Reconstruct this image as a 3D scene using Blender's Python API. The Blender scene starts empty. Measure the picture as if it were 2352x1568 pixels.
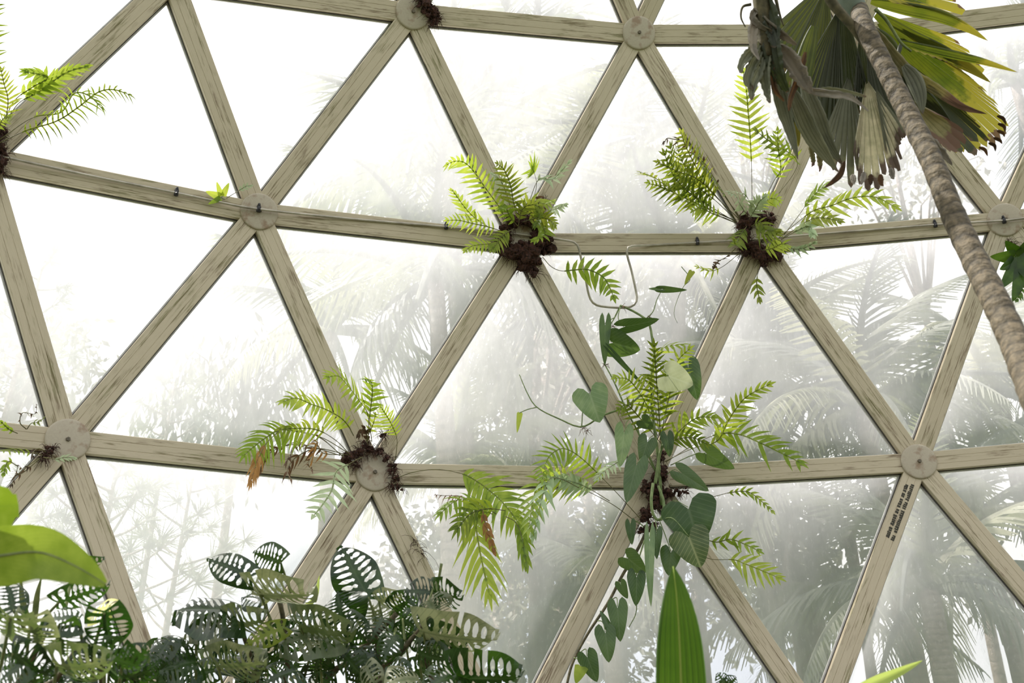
import bpy, bmesh, math, random
from mathutils import Vector, Matrix, noise as mnoise
random.seed(11)
PI = math.pi
SC = bpy.context.scene
COL = SC.collection
# ------------------------------------------------------------------ camera
FPX = 2300.0
PITCH = math.radians(26)
CAM = Vector((0, 0, 1.6))
cd = bpy.data.cameras.new('camera'); cam = bpy.data.objects.new('camera', cd); COL.objects.link(cam)
cd.sensor_width = 36; cd.lens = FPX / 2352 * 36; cd.clip_start = .05; cd.clip_end = 400
cam.location = CAM; cam.rotation_euler = (PI / 2 + PITCH, 0, 0)
SC.camera = cam
cd.dof.use_dof = True; cd.dof.focus_distance = 7.4; cd.dof.aperture_fstop = 2.6
ROT = Matrix.Rotation(PI / 2 + PITCH, 3, 'X')
# ------------------------------------------------------------------ sky, sun, exposure
SC.view_settings.view_transform = 'Standard'; SC.view_settings.look = 'None'
SC.view_settings.gamma = 1; SC.view_settings.use_curve_mapping = False
SC.view_settings.exposure = 0.05
SKY = 1.55
w = bpy.data.worlds.new('sky'); SC.world = w; w.use_nodes = True
nt = w.node_tree; nt.nodes.clear()
o_ = nt.nodes.new('ShaderNodeOutputWorld'); bg = nt.nodes.new('ShaderNodeBackground')
tc = nt.nodes.new('ShaderNodeTexCoord'); nz = nt.nodes.new('ShaderNodeTexNoise'); cr = nt.nodes.new('ShaderNodeValToRGB')
nz.inputs['Scale'].default_value = 2.2; nz.inputs['Detail'].default_value = 5
cr.color_ramp.elements[0].position = .36; cr.color_ramp.elements[0].color = (.60, .66, .80, 1)
cr.color_ramp.elements[1].position = .56; cr.color_ramp.elements[1].color = (1, .995, .98, 1)
nt.links.new(tc.outputs['Generated'], nz.inputs['Vector']); nt.links.new(nz.outputs['Fac'], cr.inputs['Fac'])
nt.links.new(cr.outputs['Color'], bg.inputs['Color']); bg.inputs['Strength'].default_value = SKY
nt.links.new(bg.outputs[0], o_.inputs['Surface'])
SUNDIR = Vector((-.48, .06, .87)).normalized()
sd = bpy.data.lights.new('sun', 'SUN'); sun = bpy.data.objects.new('sun', sd); COL.objects.link(sun)
sd.energy = 7.5; sd.angle = math.radians(1.2); sd.color = (1, .965, .91)
sun.rotation_euler = SUNDIR.to_track_quat('Z', 'Y').to_euler()
# ------------------------------------------------------------------ measuring helpers
R = 9.6
CEN = CAM + ROT @ (Vector((.2354, .2264, .1376)) * R)
def ray(x, y): return ROT @ Vector(((x - 1176) / FPX, (784 - y) / FPX, -1.0))
def Z(x, y, z): return CAM + ray(x, y) * z                     # a point z metres deep in front of the camera
def hit(x, y, rad=R):
    d = ray(x, y); n = d.length; u = d / n; c = CEN - CAM; b = u.dot(c)
    return (b + math.sqrt(b * b - (c.dot(c) - rad * rad))) / n
def S(x, y, off=0.0): return Z(x, y, hit(x, y) - off)           # a point `off` metres inside the dome surface
def G(x, y, fwd):                                               # a point at horizontal distance fwd
    d = ray(x, y); return CAM + d * (fwd / d.y)
def pix(p):
    q = ROT.transposed() @ (p - CAM); return 1176 - FPX * q.x / q.z, 784 + FPX * q.y / q.z
def mpp(p): return -(ROT.transposed() @ (p - CAM)).z / FPX      # metres per photo pixel there
def rnd(a, b): return random.uniform(a, b)
def rv(s=1): return Vector((rnd(-s, s), rnd(-s, s), rnd(-s, s)))
def spline(P, n):                                               # Catmull-Rom, n+1 points evenly spread
    P = [Vector(p) for p in P]
    if len(P) == 2: return [P[0].lerp(P[1], i / n) for i in range(n + 1)]
    Q = [2 * P[0] - P[1]] + P + [2 * P[-1] - P[-2]]; D = []
    for i in range(1, len(Q) - 2):
        a, b, c, d = Q[i - 1:i + 3]
        for k in range(12):
            t = k / 12
            D.append(.5 * ((2 * b) + (c - a) * t + (2 * a - 5 * b + 4 * c - d) * t * t + (3 * b - a - 3 * c + d) * t ** 3))
    D.append(P[-1]); L = [0]
    for i in range(1, len(D)): L.append(L[-1] + (D[i] - D[i - 1]).length)
    out = []; j = 0
    for i in range(n + 1):
        s = L[-1] * i / n
        while j < len(L) - 2 and L[j + 1] < s: j += 1
        out.append(D[j].lerp(D[j + 1], min(1, max(0, (s - L[j]) / max(1e-9, L[j + 1] - L[j])))))
    return out
# ------------------------------------------------------------------ mesh builder and tagging
ORG = {}
class MB:
    def __init__(s): s.v = []; s.f = []; s.uv = []
    def vert(s, p, u=0, v=0): s.v.append(Vector(p)); s.uv.append((u, v)); return len(s.v) - 1
    def face(s, *i): s.f.append(i)
    def grid(s, rows):                                          # rows of (p,u,v) tuples
        ids = [[s.vert(*q) for q in r] for r in rows]
        for a, b in zip(ids, ids[1:]):
            for i in range(len(a) - 1): s.face(a[i], a[i + 1], b[i + 1], b[i])
    def tube(s, P, r0, r1=None, n=7, rf=None):
        r1 = r0 if r1 is None else r1; rings = []; N = None
        for i, p in enumerate(P):
            t = (P[min(i + 1, len(P) - 1)] - P[max(i - 1, 0)]).normalized()
            if N is None: N = t.orthogonal().normalized()
            N = (N - t * N.dot(t)).normalized(); B = t.cross(N); f = i / (len(P) - 1)
            r = r0 + (r1 - r0) * f
            if rf: r *= rf(f, i)
            rings.append([s.vert(p + (N * math.cos(2 * PI * k / n) + B * math.sin(2 * PI * k / n)) * r, k / n, f) for k in range(n)])
        for a, b in zip(rings, rings[1:]):
            for k in range(n): s.face(a[k], a[(k + 1) % n], b[(k + 1) % n], b[k])
        s.face(*rings[0][::-1]); s.face(*rings[-1])
    def box(s, M, x0, x1, y0, y1, z0, z1):
        i = [s.vert(M @ Vector((x, y, z))) for x in (x0, x1) for y in (y0, y1) for z in (z0, z1)]
        for q in ((0, 1, 3, 2), (4, 6, 7, 5), (0, 4, 5, 1), (2, 3, 7, 6), (0, 2, 6, 4), (1, 5, 7, 3)): s.face(*[i[k] for k in q])
    def blob(s, c, r, sub=2, rough=.35, sc=1.0, fr=3.0):
        bm = bmesh.new(); bmesh.ops.create_icosphere(bm, subdivisions=sub, radius=1)
        off = rv(50); b0 = len(s.v); sc = Vector(sc) if not isinstance(sc, float) else Vector((sc, sc, sc))
        for q in bm.verts:
            k = 1 + rough * mnoise.noise(q.co * fr + off) + rough * .6 * mnoise.noise(q.co * fr * 2.7 + off)
            s.vert(c + Vector((q.co.x * sc.x, q.co.y * sc.y, q.co.z * sc.z)) * r * k)
        for q in bm.faces: s.f.append(tuple(b0 + k.index for k in q.verts))
        bm.free()
    def build(s, name, m, parent=None, smooth=True, origin=None):
        org = ORG.get(parent.name, Vector()) if parent else (Vector(origin) if origin is not None else Vector())
        me = bpy.data.meshes.new(name); me.from_pydata([p - org for p in s.v], [], s.f)
        ul = me.uv_layers.new(name='UVMap')
        for l in me.loops: ul.data[l.index].uv = s.uv[l.vertex_index]
        if smooth: me.polygons.foreach_set('use_smooth', [True] * len(me.polygons))
        me.materials.append(m); me.update()
        o = bpy.data.objects.new(name, me); COL.objects.link(o)
        if parent: o.parent = parent
        else: o.location = org
        ORG[o.name] = org
        return o
def thing(name, label, cat, loc, group=None):
    o = bpy.data.objects.new(name, None); COL.objects.link(o); o.location = loc; o.empty_display_size = .1
    ORG[o.name] = Vector(loc); return tag(o, label, cat, group)
def tag(o, label, cat, group=None):
    o['label'] = label; o['category'] = cat
    if group: o['group'] = group
    return o
def struct(o): o['kind'] = 'structure'; return o
# ------------------------------------------------------------------ materials
class NT:
    def __init__(s, name):
        s.m = bpy.data.materials.new(name); s.m.use_nodes = True; s.t = s.m.node_tree; s.t.nodes.clear()
        s.out = s.n('OutputMaterial')
    def n(s, ty, **kw):
        q = s.t.nodes.new('ShaderNode' + ty)
        for k, v in kw.items(): setattr(q, k, v)
        return q
    def L(s, a, b): s.t.links.new(a, b)
    def noise(s, vec, scale, detail=3, rough=.55, dist=0):
        q = s.n('TexNoise'); q.inputs['Scale'].default_value = scale; q.inputs['Detail'].default_value = detail
        q.inputs['Roughness'].default_value = rough; q.inputs['Distortion'].default_value = dist
        if vec: s.L(vec, q.inputs['Vector'])
        return q.outputs['Fac']
    def ramp(s, fac, *st):
        q = s.n('ValToRGB'); e = q.color_ramp.elements
        while len(e) < len(st): e.new(.5)
        for k, (p, c) in zip(e, st): k.position = p; k.color = (c if isinstance(c, tuple) else (c, c, c)) + (1,)
        s.L(fac, q.inputs['Fac']); return q.outputs['Color']
    def mix(s, fac, a, b, blend='MIX'):
        q = s.n('Mix', data_type='RGBA', blend_type=blend)
        for sock, v in ((q.inputs[0], fac), (q.inputs[6], a), (q.inputs[7], b)):
            if isinstance(v, (int, float)): sock.default_value = v
            elif isinstance(v, tuple): sock.default_value = v + (1,)
            else: s.L(v, sock)
        return q.outputs[2]
    def math(s, op, a, b=0.0, c=0.0):
        q = s.n('Math', operation=op)
        for k, v in zip(q.inputs, (a, b, c)):
            if isinstance(v, (int, float)): k.default_value = v
            else: s.L(v, k)
        return q.outputs[0]
    def vmap(s, vec, scale, loc=None):
        q = s.n('Mapping'); q.inputs['Scale'].default_value = scale; s.L(vec, q.inputs['Vector'])
        if loc is not None: s.L(loc, q.inputs['Location'])
        return q.outputs[0]
    def bump(s, h, st=.3, d=.01):
        q = s.n('Bump'); q.inputs['Strength'].default_value = st; q.inputs['Distance'].default_value = d; s.L(h, q.inputs['Height']); return q.outputs[0]
    def pbr(s, col, rough=.6, normal=None, spec=.4):
        q = s.n('BsdfPrincipled'); q.inputs['Roughness'].default_value = rough; q.inputs['Specular IOR Level'].default_value = spec
        if isinstance(col, tuple): q.inputs['Base Color'].default_value = col + (1,)
        else: s.L(col, q.inputs['Base Color'])
        if normal: s.L(normal, q.inputs['Normal'])
        return q.outputs[0]
    def done(s, sh): s.L(sh, s.out.inputs['Surface']); return s.m
def leafmat(name, lo, hi, tlo, thi, trans=.45, rough=.45, veins=None, tip=None, scale=9.0, pale=None, spec=.4, ribs=None):
    """leaf blade: lo/hi surface colours, tlo/thi colours of the light that comes through; veins=(count, colour, strength, slant); tip=(start, colour)"""
    n = NT(name); tcn = n.n('TexCoord'); oi = n.n('ObjectInfo'); geo = n.n('NewGeometry')
    uv = n.n('SeparateXYZ'); n.L(tcn.outputs['UV'], uv.inputs[0]); u, v = uv.outputs[0], uv.outputs[1]
    f = n.noise(geo.outputs['Position'], scale, 3)
    f = n.math('ADD', f, n.math('MULTIPLY', n.math('SUBTRACT', oi.outputs['Random'], .5), .45))
    c = n.ramp(f, (.3, lo), (.7, hi)); t = n.ramp(f, (.3, tlo), (.7, thi))
    if veins:
        cnt, vc, st, sl = veins
        au = n.math('ABSOLUTE', u)
        ph = n.math('MULTIPLY', n.math('SUBTRACT', v, n.math('MULTIPLY', au, sl)), cnt)
        tri = n.math('ABSOLUTE', n.math('SUBTRACT', n.math('FRACT', ph), .5))
        k = n.ramp(tri, (.0, 1.0), (.11, 0.0)); k2 = n.ramp(au, (.02, 1.0), (.07, 0.0))
        kk = n.math('MULTIPLY', n.math('MAXIMUM', k, k2), st)
        c = n.mix(kk, c, vc); t = n.mix(n.math('MULTIPLY', kk, .6), t, vc)
    if pale:
        pf = n.ramp(n.noise(geo.outputs['Position'], pale[1], 4), (pale[2], 0.0), (pale[2] + .08, 1.0))
        c = n.mix(pf, c, pale[0]); t = n.mix(pf, t, pale[0])
    if ribs:
        rb = n.ramp(n.math('ABSOLUTE', n.math('SUBTRACT', n.math('FRACT', u), .5)), (.30, 0.0), (.5, 1.0))
        c = n.mix(n.math('MULTIPLY', rb, ribs), c, (.02, .022, .010)); t = n.mix(n.math('MULTIPLY', rb, ribs), t, (.03, .04, .01))
        fs = n.ramp(n.noise(n.vmap(tcn.outputs['UV'], (9, 1.6, 1)), 1.0, 4, .7), (.36, 0.0), (.66, 1.0))
        c = n.mix(n.math('MULTIPLY', fs, .5), c, tuple(min(1, q * 1.5) for q in hi)); t = n.mix(n.math('MULTIPLY', fs, .5), t, tuple(min(1, q * 1.3) for q in thi))
    for tip in (tip if isinstance(tip, list) else [tip] if tip else []):
        tn = n.math('ADD', v, n.math('MULTIPLY', n.math('SUBTRACT', n.noise(geo.outputs['Position'], 14, 3), .5), .35))
        tf = n.ramp(tn, *[(p, q) for p, q in ((tip[0], 0.0), (tip[0] + .07, 1.0))])
        c = n.mix(tf, c, tip[1]); t = n.mix(tf, t, tip[1])
    b = n.bump(n.noise(geo.outputs['Position'], 60, 2), .15, .004)
    p = n.pbr(c, rough, b, spec); tr = n.n('BsdfTranslucent'); n.L(t, tr.inputs['Color'])
    mx = n.n('MixShader'); mx.inputs[0].default_value = trans; n.L(p, mx.inputs[1]); n.L(tr.outputs[0], mx.inputs[2])
    return n.done(mx.outputs[0])
def strut_mat():
    n = NT('painted_strut'); tcn = n.n('TexCoord'); oi = n.n('ObjectInfo')
    cb = n.n('CombineXYZ'); 
    for k in cb.inputs: n.L(n.math('MULTIPLY', oi.outputs['Random'], 37.0), k)
    vec = n.vmap(tcn.outputs['Object'], (1, 1, 1), cb.outputs[0])
    streak = n.noise(n.vmap(vec, (5, 70, 45)), 1.0, 5, .65)
    blot = n.noise(n.vmap(vec, (3.0, 11, 9)), 1.0, 4, .6)
    fine = n.noise(n.vmap(vec, (14, 180, 60)), 1.0, 3)
    base = n.mix(fine, (.435, .372, .265), (.535, .465, .34))
    k = n.math('MULTIPLY', n.ramp(streak, (.47, 0.0), (.60, 1.0)), n.ramp(blot, (.47, 0.0), (.60, 1.0)))
    hue = n.noise(vec, 3.0, 2)
    dirt = n.mix(n.ramp(hue, (.42, 0.0), (.58, 1.0)), (.15, .10, .055), (.16, .15, .055))
    c = n.mix(n.math('MULTIPLY', k, .8), base, dirt)
    gr = n.n('SeparateXYZ'); n.L(tcn.outputs['Object'], gr.inputs[0]); ay = n.math('ABSOLUTE', gr.outputs[1])
    g = n.math('ABSOLUTE', n.math('SUBTRACT', ay, .027))
    gk = n.math('MULTIPLY', n.ramp(g, (.0, 1.0), (.0035, 0.0)), n.math('MULTIPLY', n.ramp(streak, (.40, .05), (.60, .85)), n.ramp(blot, (.35, .2), (.6, .9))))
    c = n.mix(gk, c, (.16, .12, .06))
    return n.done(n.pbr(c, .62, n.bump(streak, .2, .004)))
def disc_mat():
    n = NT('painted_disc'); tcn = n.n('TexCoord'); oi = n.n('ObjectInfo'); va = n.n('VectorMath', operation='ADD'); n.L(tcn.outputs['Object'], va.inputs[0])
    sc = n.n('VectorMath', operation='SCALE'); sc.inputs[0].default_value = (13, 7, 5); n.L(oi.outputs['Random'], sc.inputs['Scale']); n.L(sc.outputs[0], va.inputs[1])
    a = n.noise(va.outputs[0], 14, 4); b = n.noise(va.outputs[0], 70, 3)
    c = n.mix(b, (.37, .325, .25), (.46, .405, .315))
    c = n.mix(n.math('MULTIPLY', n.ramp(a, (.52, 0.0), (.68, 1.0)), .7), c, (.22, .13, .075))
    return n.done(n.pbr(c, .65))
def plain(name, a, b, scale=20, rough=.6, st=.4, metal=0):
    n = NT(name); g = n.n('NewGeometry'); f = n.noise(g.outputs['Position'], scale, 4)
    p = n.pbr(n.ramp(f, (.32, a), (.68, b)), rough, n.bump(f, st, .01))
    p.node.inputs['Metallic'].default_value = metal
    return n.done(p)
def glass_mat():
    n = NT('dusty_acrylic'); g = n.n('NewGeometry'); oi = n.n('ObjectInfo'); tcn = n.n('TexCoord')
    big = n.noise(g.outputs['Position'], 1.3, 4, .6); streak = n.noise(n.vmap(g.outputs['Position'], (9, 9, 1.2)), 1.0, 4, .6)
    f = n.math('ADD', n.math('MULTIPLY', n.math('SUBTRACT', big, .5), .20), n.math('MULTIPLY', n.math('SUBTRACT', streak, .5), .16))
    f = n.math('ADD', f, n.math('MULTIPLY', n.math('SUBTRACT', oi.outputs['Random'], .5), .05))
    spot = n.noise(n.vmap(g.outputs['Position'], (38, 38, 15)), 1.0, 3, .7)
    f = n.math('ADD', f, n.math('MULTIPLY', n.ramp(spot, (.60, 0.0), (.74, 1.0)), .11)); f = n.math('ADD', f, n.math('MULTIPLY', n.math('SUBTRACT', spot, .5), .07))
    f = n.math('ADD', f, HAZE); q = f.node; q.use_clamp = True
    tr = n.n('BsdfTransparent'); tr.inputs['Color'].default_value = (.99, .972, .968, 1)
    tl = n.n('BsdfTranslucent'); tl.inputs['Color'].default_value = (.95, .935, .955, 1)
    m1 = n.n('MixShader'); n.L(f, m1.inputs[0]); n.L(tr.outputs[0], m1.inputs[1]); n.L(tl.outputs[0], m1.inputs[2])
    gl = n.n('BsdfGlossy'); gl.inputs['Roughness'].default_value = .06; gl.inputs['Color'].default_value = (.9, .92, 1, 1)
    fr = n.n('LayerWeight'); fr.inputs['Blend'].default_value = .12
    m2 = n.n('MixShader'); n.L(n.math('MULTIPLY', fr.outputs['Fresnel'], .55), m2.inputs[0]); n.L(m1.outputs[0], m2.inputs[1]); n.L(gl.outputs[0], m2.inputs[2])
    return n.done(m2.outputs[0])
def bark_mat(name, a, b, ring):
    n = NT(name); tcn = n.n('TexCoord'); g = n.n('NewGeometry'); uv = n.n('SeparateXYZ'); n.L(tcn.outputs['UV'], uv.inputs[0])
    ph = n.math('ADD', n.math('MULTIPLY', uv.outputs[1], ring), n.math('MULTIPLY', n.noise(g.outputs['Position'], 9, 3), 1.6))
    tri = n.math('ABSOLUTE', n.math('SUBTRACT', n.math('FRACT', ph), .5))
    f = n.noise(g.outputs['Position'], 38, 4)
    c = n.ramp(f, (.34, a), (.68, b)); c = n.mix(n.math('MULTIPLY', n.ramp(tri, (.0, 1.0), (.16, 0.0)), .75), c, tuple(x * .35 for x in a))
    return n.done(n.pbr(c, .8, n.bump(n.math('ADD', f, n.math('MULTIPLY', tri, 1.2)), .8, .012)))
HAZE = .47
M = dict(
    strut=strut_mat(), disc=disc_mat(), glass=glass_mat(),
    seal=plain('dark_rubber_seal', (.05, .047, .042), (.10, .09, .08), 30),
    flash=plain('aluminium_edge_bead', (.50, .49, .47), (.66, .65, .63), 12, .35),
    bolt=plain('bolt_metal', (.08, .07, .05), (.16, .13, .09), 60),
    pipe=plain('pipe_metal', (.26, .235, .19), (.50, .46, .38), 8, .35, .1, .4),
    nozzle=plain('black_plastic', (.010, .011, .013), (.02, .02, .022), 30, .45),
    root=plain('root_fibre', (.010, .005, .004), (.085, .034, .022), 55, .95, 1.0),
    rootlet=plain('rootlet', (.10, .06, .035), (.20, .13, .08), 30, .9),
    ink=plain('stencil_ink', (.03, .03, .022), (.06, .055, .04), 40, .8),
    fern=leafmat('fern_leaf', (.12, .19, .018), (.28, .36, .05), (.31, .44, .03), (.60, .69, .09), .55),
    fernold=leafmat('fern_leaf_darker', (.07, .115, .015), (.19, .24, .035), (.24, .32, .02), (.46, .50, .06), .5),
    fernpale=leafmat('fern_leaf_greyish', (.26, .36, .20), (.40, .48, .30), (.45, .55, .28), (.55, .62, .36), .4),
    ferndead=leafmat('fern_leaf_withered', (.03, .018, .010), (.10, .05, .022), (.10, .05, .02), (.24, .12, .04), .25, .8),
    fernbrown=leafmat('fern_leaf_rusty', (.24, .11, .03), (.40, .22, .07), (.4, .2, .05), (.55, .3, .1), .4, .7),
    stalk=plain('fern_stalk', (.07, .06, .02), (.16, .15, .05), 20),
    heart=leafmat('heart_leaf', (.036, .068, .030), (.07, .115, .052), (.10, .20, .02), (.18, .30, .04), .30, .35, veins=(7, (.17, .22, .12), .38, .5)),
    heartlit=leafmat('heart_leaf_lit_tone', (.15, .22, .11), (.26, .34, .18), (.22, .36, .10), (.38, .5, .18), .35, .35, veins=(6, (.36, .42, .26), .38, .5)),  # paler copy of the heart leaf, front light put into its colour
    heartpale=leafmat('heart_leaf_cream_lit_tone', (.46, .50, .30), (.62, .64, .42), (.5, .55, .3), (.6, .65, .4), .35, .4, veins=(6, (.62, .66, .48), .6, .55)),  # sunlight on the leaf facing the camera is put into this cream
    heartvar=leafmat('heart_leaf_veined', (.07, .10, .045), (.13, .17, .08), (.10, .18, .03), (.18, .26, .06), .3, .35, veins=(7, (.36, .38, .19), .7, .55)),
    vine=plain('vine_stem', (.10, .15, .05), (.22, .28, .11), 22),
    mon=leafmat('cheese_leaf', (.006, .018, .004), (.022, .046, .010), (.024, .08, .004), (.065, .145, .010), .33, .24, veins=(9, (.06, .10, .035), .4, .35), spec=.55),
    monlit=leafmat('cheese_leaf_lit_tone', (.08, .10, .055), (.33, .33, .21), (.14, .20, .04), (.3, .34, .12), .28, .35, veins=(9, (.10, .14, .06), .6, .35), scale=16),  # paler copy of the cheese leaf, light from above put into its colour
    monyel=leafmat('cheese_leaf_yellow', (.55, .55, .12), (.75, .72, .25), (.6, .62, .1), (.75, .75, .2), .4, .4),
    petiole=plain('petiole', (.09, .12, .035), (.19, .22, .08), 25),
    woody=plain('woody_stem', (.045, .04, .02), (.12, .10, .05), 30, .8),
    broad=leafmat('broad_leaf', (.10, .165, .014), (.17, .245, .026), (.205, .30, .016), (.31, .40, .045), .55, .4, veins=(16, (.12, .20, .02), .45, .45), scale=16),
    upright=leafmat('upright_leaf', (.024, .06, .009), (.056, .112, .017), (.06, .17, .006), (.13, .27, .012), .33, .35, scale=4, ribs=.45),
    strap=leafmat('strap_leaf', (.30, .40, .07), (.42, .52, .12), (.4, .5, .1), (.5, .6, .15), .5),
    dark=leafmat('dark_leaf', (.02, .05, .008), (.06, .12, .015), (.06, .14, .005), (.14, .26, .02), .4, .35),
    palm=leafmat('palm_blade', (0.019, 0.026, 0.011), (0.053, 0.059, 0.026), (0.042, 0.063, 0.008), (0.105, 0.119, 0.021), .25, .5, tip=(.95, (.14, .09, .05)), scale=7, ribs=.6),
    palmyel=leafmat('palm_blade_yellowing', (0.019, 0.034, 0.006), (0.062, 0.077, 0.014), (0.070, 0.119, 0.007), (0.182, 0.210, 0.014), .42, .5, tip=[(.66, (.34, .30, .03)), (.99, (.15, .09, .04))], scale=9, ribs=.5),
    palmgrey=leafmat('palm_blade_faded', (0.081, 0.087, 0.053), (0.167, 0.171, 0.112), (0.112, 0.112, 0.056), (0.182, 0.182, 0.091), .22, .6, tip=(.9, (.14, .10, .07)), scale=10, ribs=.7),
    palmcream=leafmat('palm_blade_cream_lit_tone', (.22, .22, .11), (.66, .59, .40), (.25, .25, .1), (.55, .48, .25), .28, .6, tip=(.82, (.13, .09, .065)), scale=16, ribs=.6),  # cream leaf; its brightest mottling is sun patches put into the colour
    palmbrown=leafmat('palm_blade_burnt', (0.050, 0.053, 0.015), (0.248, 0.217, 0.105), (0.098, 0.098, 0.021), (0.280, 0.231, 0.070), .28, .6, tip=(.68, (.15, .085, .055)), scale=14, ribs=.5),
    palmdead=leafmat('palm_blade_dead', (0.161, 0.140, 0.108), (0.285, 0.254, 0.211), (0.140, 0.112, 0.070), (0.210, 0.175, 0.126), .15, .8, scale=22),
    trunk=bark_mat('palm_bark', (.05, .040, .022), (.145, .112, .066), 74.0),
    shaft=plain('palm_crownshaft', (.10, .13, .10), (.17, .20, .16), 10),
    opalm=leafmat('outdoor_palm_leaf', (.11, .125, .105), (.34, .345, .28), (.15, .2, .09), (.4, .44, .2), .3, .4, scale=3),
    olit=leafmat('outdoor_palm_leaf_sunlit', (.42, .42, .30), (.62, .60, .46), (.4, .44, .2), (.6, .6, .35), .3, .4, scale=2),  # lighter copy of the palm leaf, sunlight put into its colour
    otrunk=bark_mat('outdoor_bark', (.20, .155, .13), (.40, .33, .285), 60.0),
    oleaf=leafmat('outdoor_leaf', (.085, .085, .078), (.46, .43, .37), (.13, .15, .10), (.42, .40, .28), .3, .5, scale=3.5),  # pale end of the range stands for sunlit leaves, light put into colour
    needle=leafmat('pine_needle', (.12, .15, .12), (.28, .30, .22), (.1, .16, .08), (.3, .34, .15), .2, .5, scale=1.5),
    soil=plain('soil', (.03, .022, .014), (.08, .06, .035), 6, .95, .6),
    lawn=plain('lawn', (.05, .09, .03), (.12, .17, .06), 2, .95, .5),
)
# ------------------------------------------------------------------ the dome: nodes on the sphere
PX = {}
for k, row in enumerate((
        ((1, 398, -50), (3, 948, 28), (5, 1467, 76), (7, 1965, 75)),
        ((0, -35, 360), (2, 595, 486), (4, 1200, 555), (6, 1750, 555), (8, 2308, 505)),
        ((1, 155, 1010), (3, 860, 1085), (5, 1498, 1095), (7, 2110, 1060)),
        ((2, 422, 1761), (4, 1175, 1736), (6, 1887, 1664)))):
    for X, x, y in row: PX[(X, k)] = (x, y)
NODE = {k: S(*v) for k, v in PX.items()}
DIRS = ((2, 0), (1, 1), (-1, 1), (-2, 0), (-1, -1), (1, -1))
def add(a, b): return (a[0] + b[0], a[1] + b[1])
for it in range(2):                                             # continue the triangle pattern past the frame
    new = {}
    for p in list(NODE):
        for d in DIRS:
            q = add(p, d)
            if q in NODE or q in new: continue
            est = []
            for i in range(6):
                a, b = add(q, DIRS[i]), add(q, DIRS[(i + 1) % 6]); c = add(a, DIRS[(i + 1) % 6])
                if a in NODE and b in NODE and c in NODE: est.append(NODE[a] + NODE[b] - NODE[c])
            if est:
                e = sum(est, Vector()) / len(est); e = CEN + (e - CEN).normalized() * R
                x, y = pix(e)
                if -650 < x < 3000 and -600 < y < 2100 and e.z > .1: new[q] = e
    NODE.update(new)
def inward(p): return (CEN - p).normalized()
edges = set(); tris = set()
for p in NODE:
    for i in range(6):
        a, b = add(p, DIRS[i]), add(p, DIRS[(i + 1) % 6])
        if a in NODE: edges.add(tuple(sorted((p, a))))
        if a in NODE and b in NODE: tris.add(tuple(sorted((p, a, b))))
SW, SD = .073, .095                                             # strut half width and depth
STRUT = {}
for n_, (a, b) in enumerate(sorted(edges)):
    A, B = NODE[a], NODE[b]; x = (B - A).normalized(); mid = (A + B) / 2
    z = inward(mid); z = (z - x * z.dot(x)).normalized(); y = z.cross(x); L = (B - A).length / 2
    sag = R - (CEN - mid).length
    prof = [(-SW, -SD), (-SW, -.004), (-SW + .004, 0), (-.029, 0), (-.027, -.002), (-.025, 0), (.025, 0), (.027, -.002), (.029, 0), (SW - .004, 0), (SW, -.004), (SW, -SD)]
    mb = MB(); rows = []
    ns = 14
    for i in range(ns + 1):
        f = -1 + 2 * i / ns; arc = (1 - f * f) * sag * .9 - sag
        rows.append([(Vector((f * (L - .05), py, pz - .012 + 0.0)), 0, 0) for py, pz in prof])
    mb.grid(rows)
    # local frame so that the streaks run along the strut
    me_o = mb.build('trim_%d' % (n_ + 1), M['strut'], None, smooth=False)
    Mx = Matrix((x, y, z)).transposed().to_4x4(); Mx.translation = mid
    me_o.matrix_world = Mx; struct(me_o); ORG[me_o.name] = Vector(); STRUT[(a, b)] = me_o
    sl = MB()
    for s in (-1, 1): sl.box(Matrix(), -L + .1, L - .1, s * SW, s * (SW + .006), -SD, -SD + .030)
    e = sl.build('seal', M['seal'], me_o, smooth=False)
    fl = MB()
    for s in (-1, 1): fl.box(Matrix(), -L + .1, L - .1, s * (SW + .006), s * (SW + .016), -SD - .01, -SD + .012)
    fl.build('edge_bead', M['flash'], me_o, smooth=False)
SEEN = {}
for n_, t in enumerate(sorted(tris)):
    A, B, C = [NODE[q] for q in t]; c = (A + B + C) / 3; nrm = -inward(c)
    base = .098; H = .11; n = 14; mb = MB(); ids = {}
    for i in range(n + 1):
        for j in range(n + 1 - i):
            a, b = i / n, j / n; g = 1 - a - b
            p = A * a + B * b + C * g; h = (max(0, 27 * a * b * g)) ** .62
            ids[(i, j)] = mb.vert(p + nrm * (base + H * h), a, b)
    for i in range(n):
        for j in range(n - i):
            mb.face(ids[(i, j)], ids[(i + 1, j)], ids[(i, j + 1)])
            if i + j < n - 1: mb.face(ids[(i + 1, j)], ids[(i + 1, j + 1)], ids[(i, j + 1)])
    struct(mb.build('window_%d' % (n_ + 1), M['glass'], None, origin=c))
HUBLABEL = {
    (1, 0): 'hub disc above the top edge', (3, 0): 'beige round hub disc at the top with a dark root clump on its right edge',
    (5, 0): 'rust-spotted round hub disc on the top row, clear of any plant', (7, 0): 'beige hub disc hidden behind the palm crown',
    (0, 1): 'hub disc smothered in dark roots at the left edge', (2, 1): 'clean beige round hub disc with the thin pipe and a black nozzle across its middle',
    (4, 1): 'hub disc buried under the biggest dark root ball', (6, 1): 'hub disc half hidden by fern roots and crossed by the pipe',
    (8, 1): 'mottled round hub disc beside the palm trunk, crossed by the pipe', (1, 2): 'beige hub disc with a small dark root patch above the glowing broad leaf',
    (3, 2): 'hub disc ringed with reddish roots above the swiss cheese plants', (5, 2): 'hub disc hidden behind the heart-leaved vine',
    (7, 2): 'bare stained hub disc above the strut with stencilled lettering'}
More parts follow.
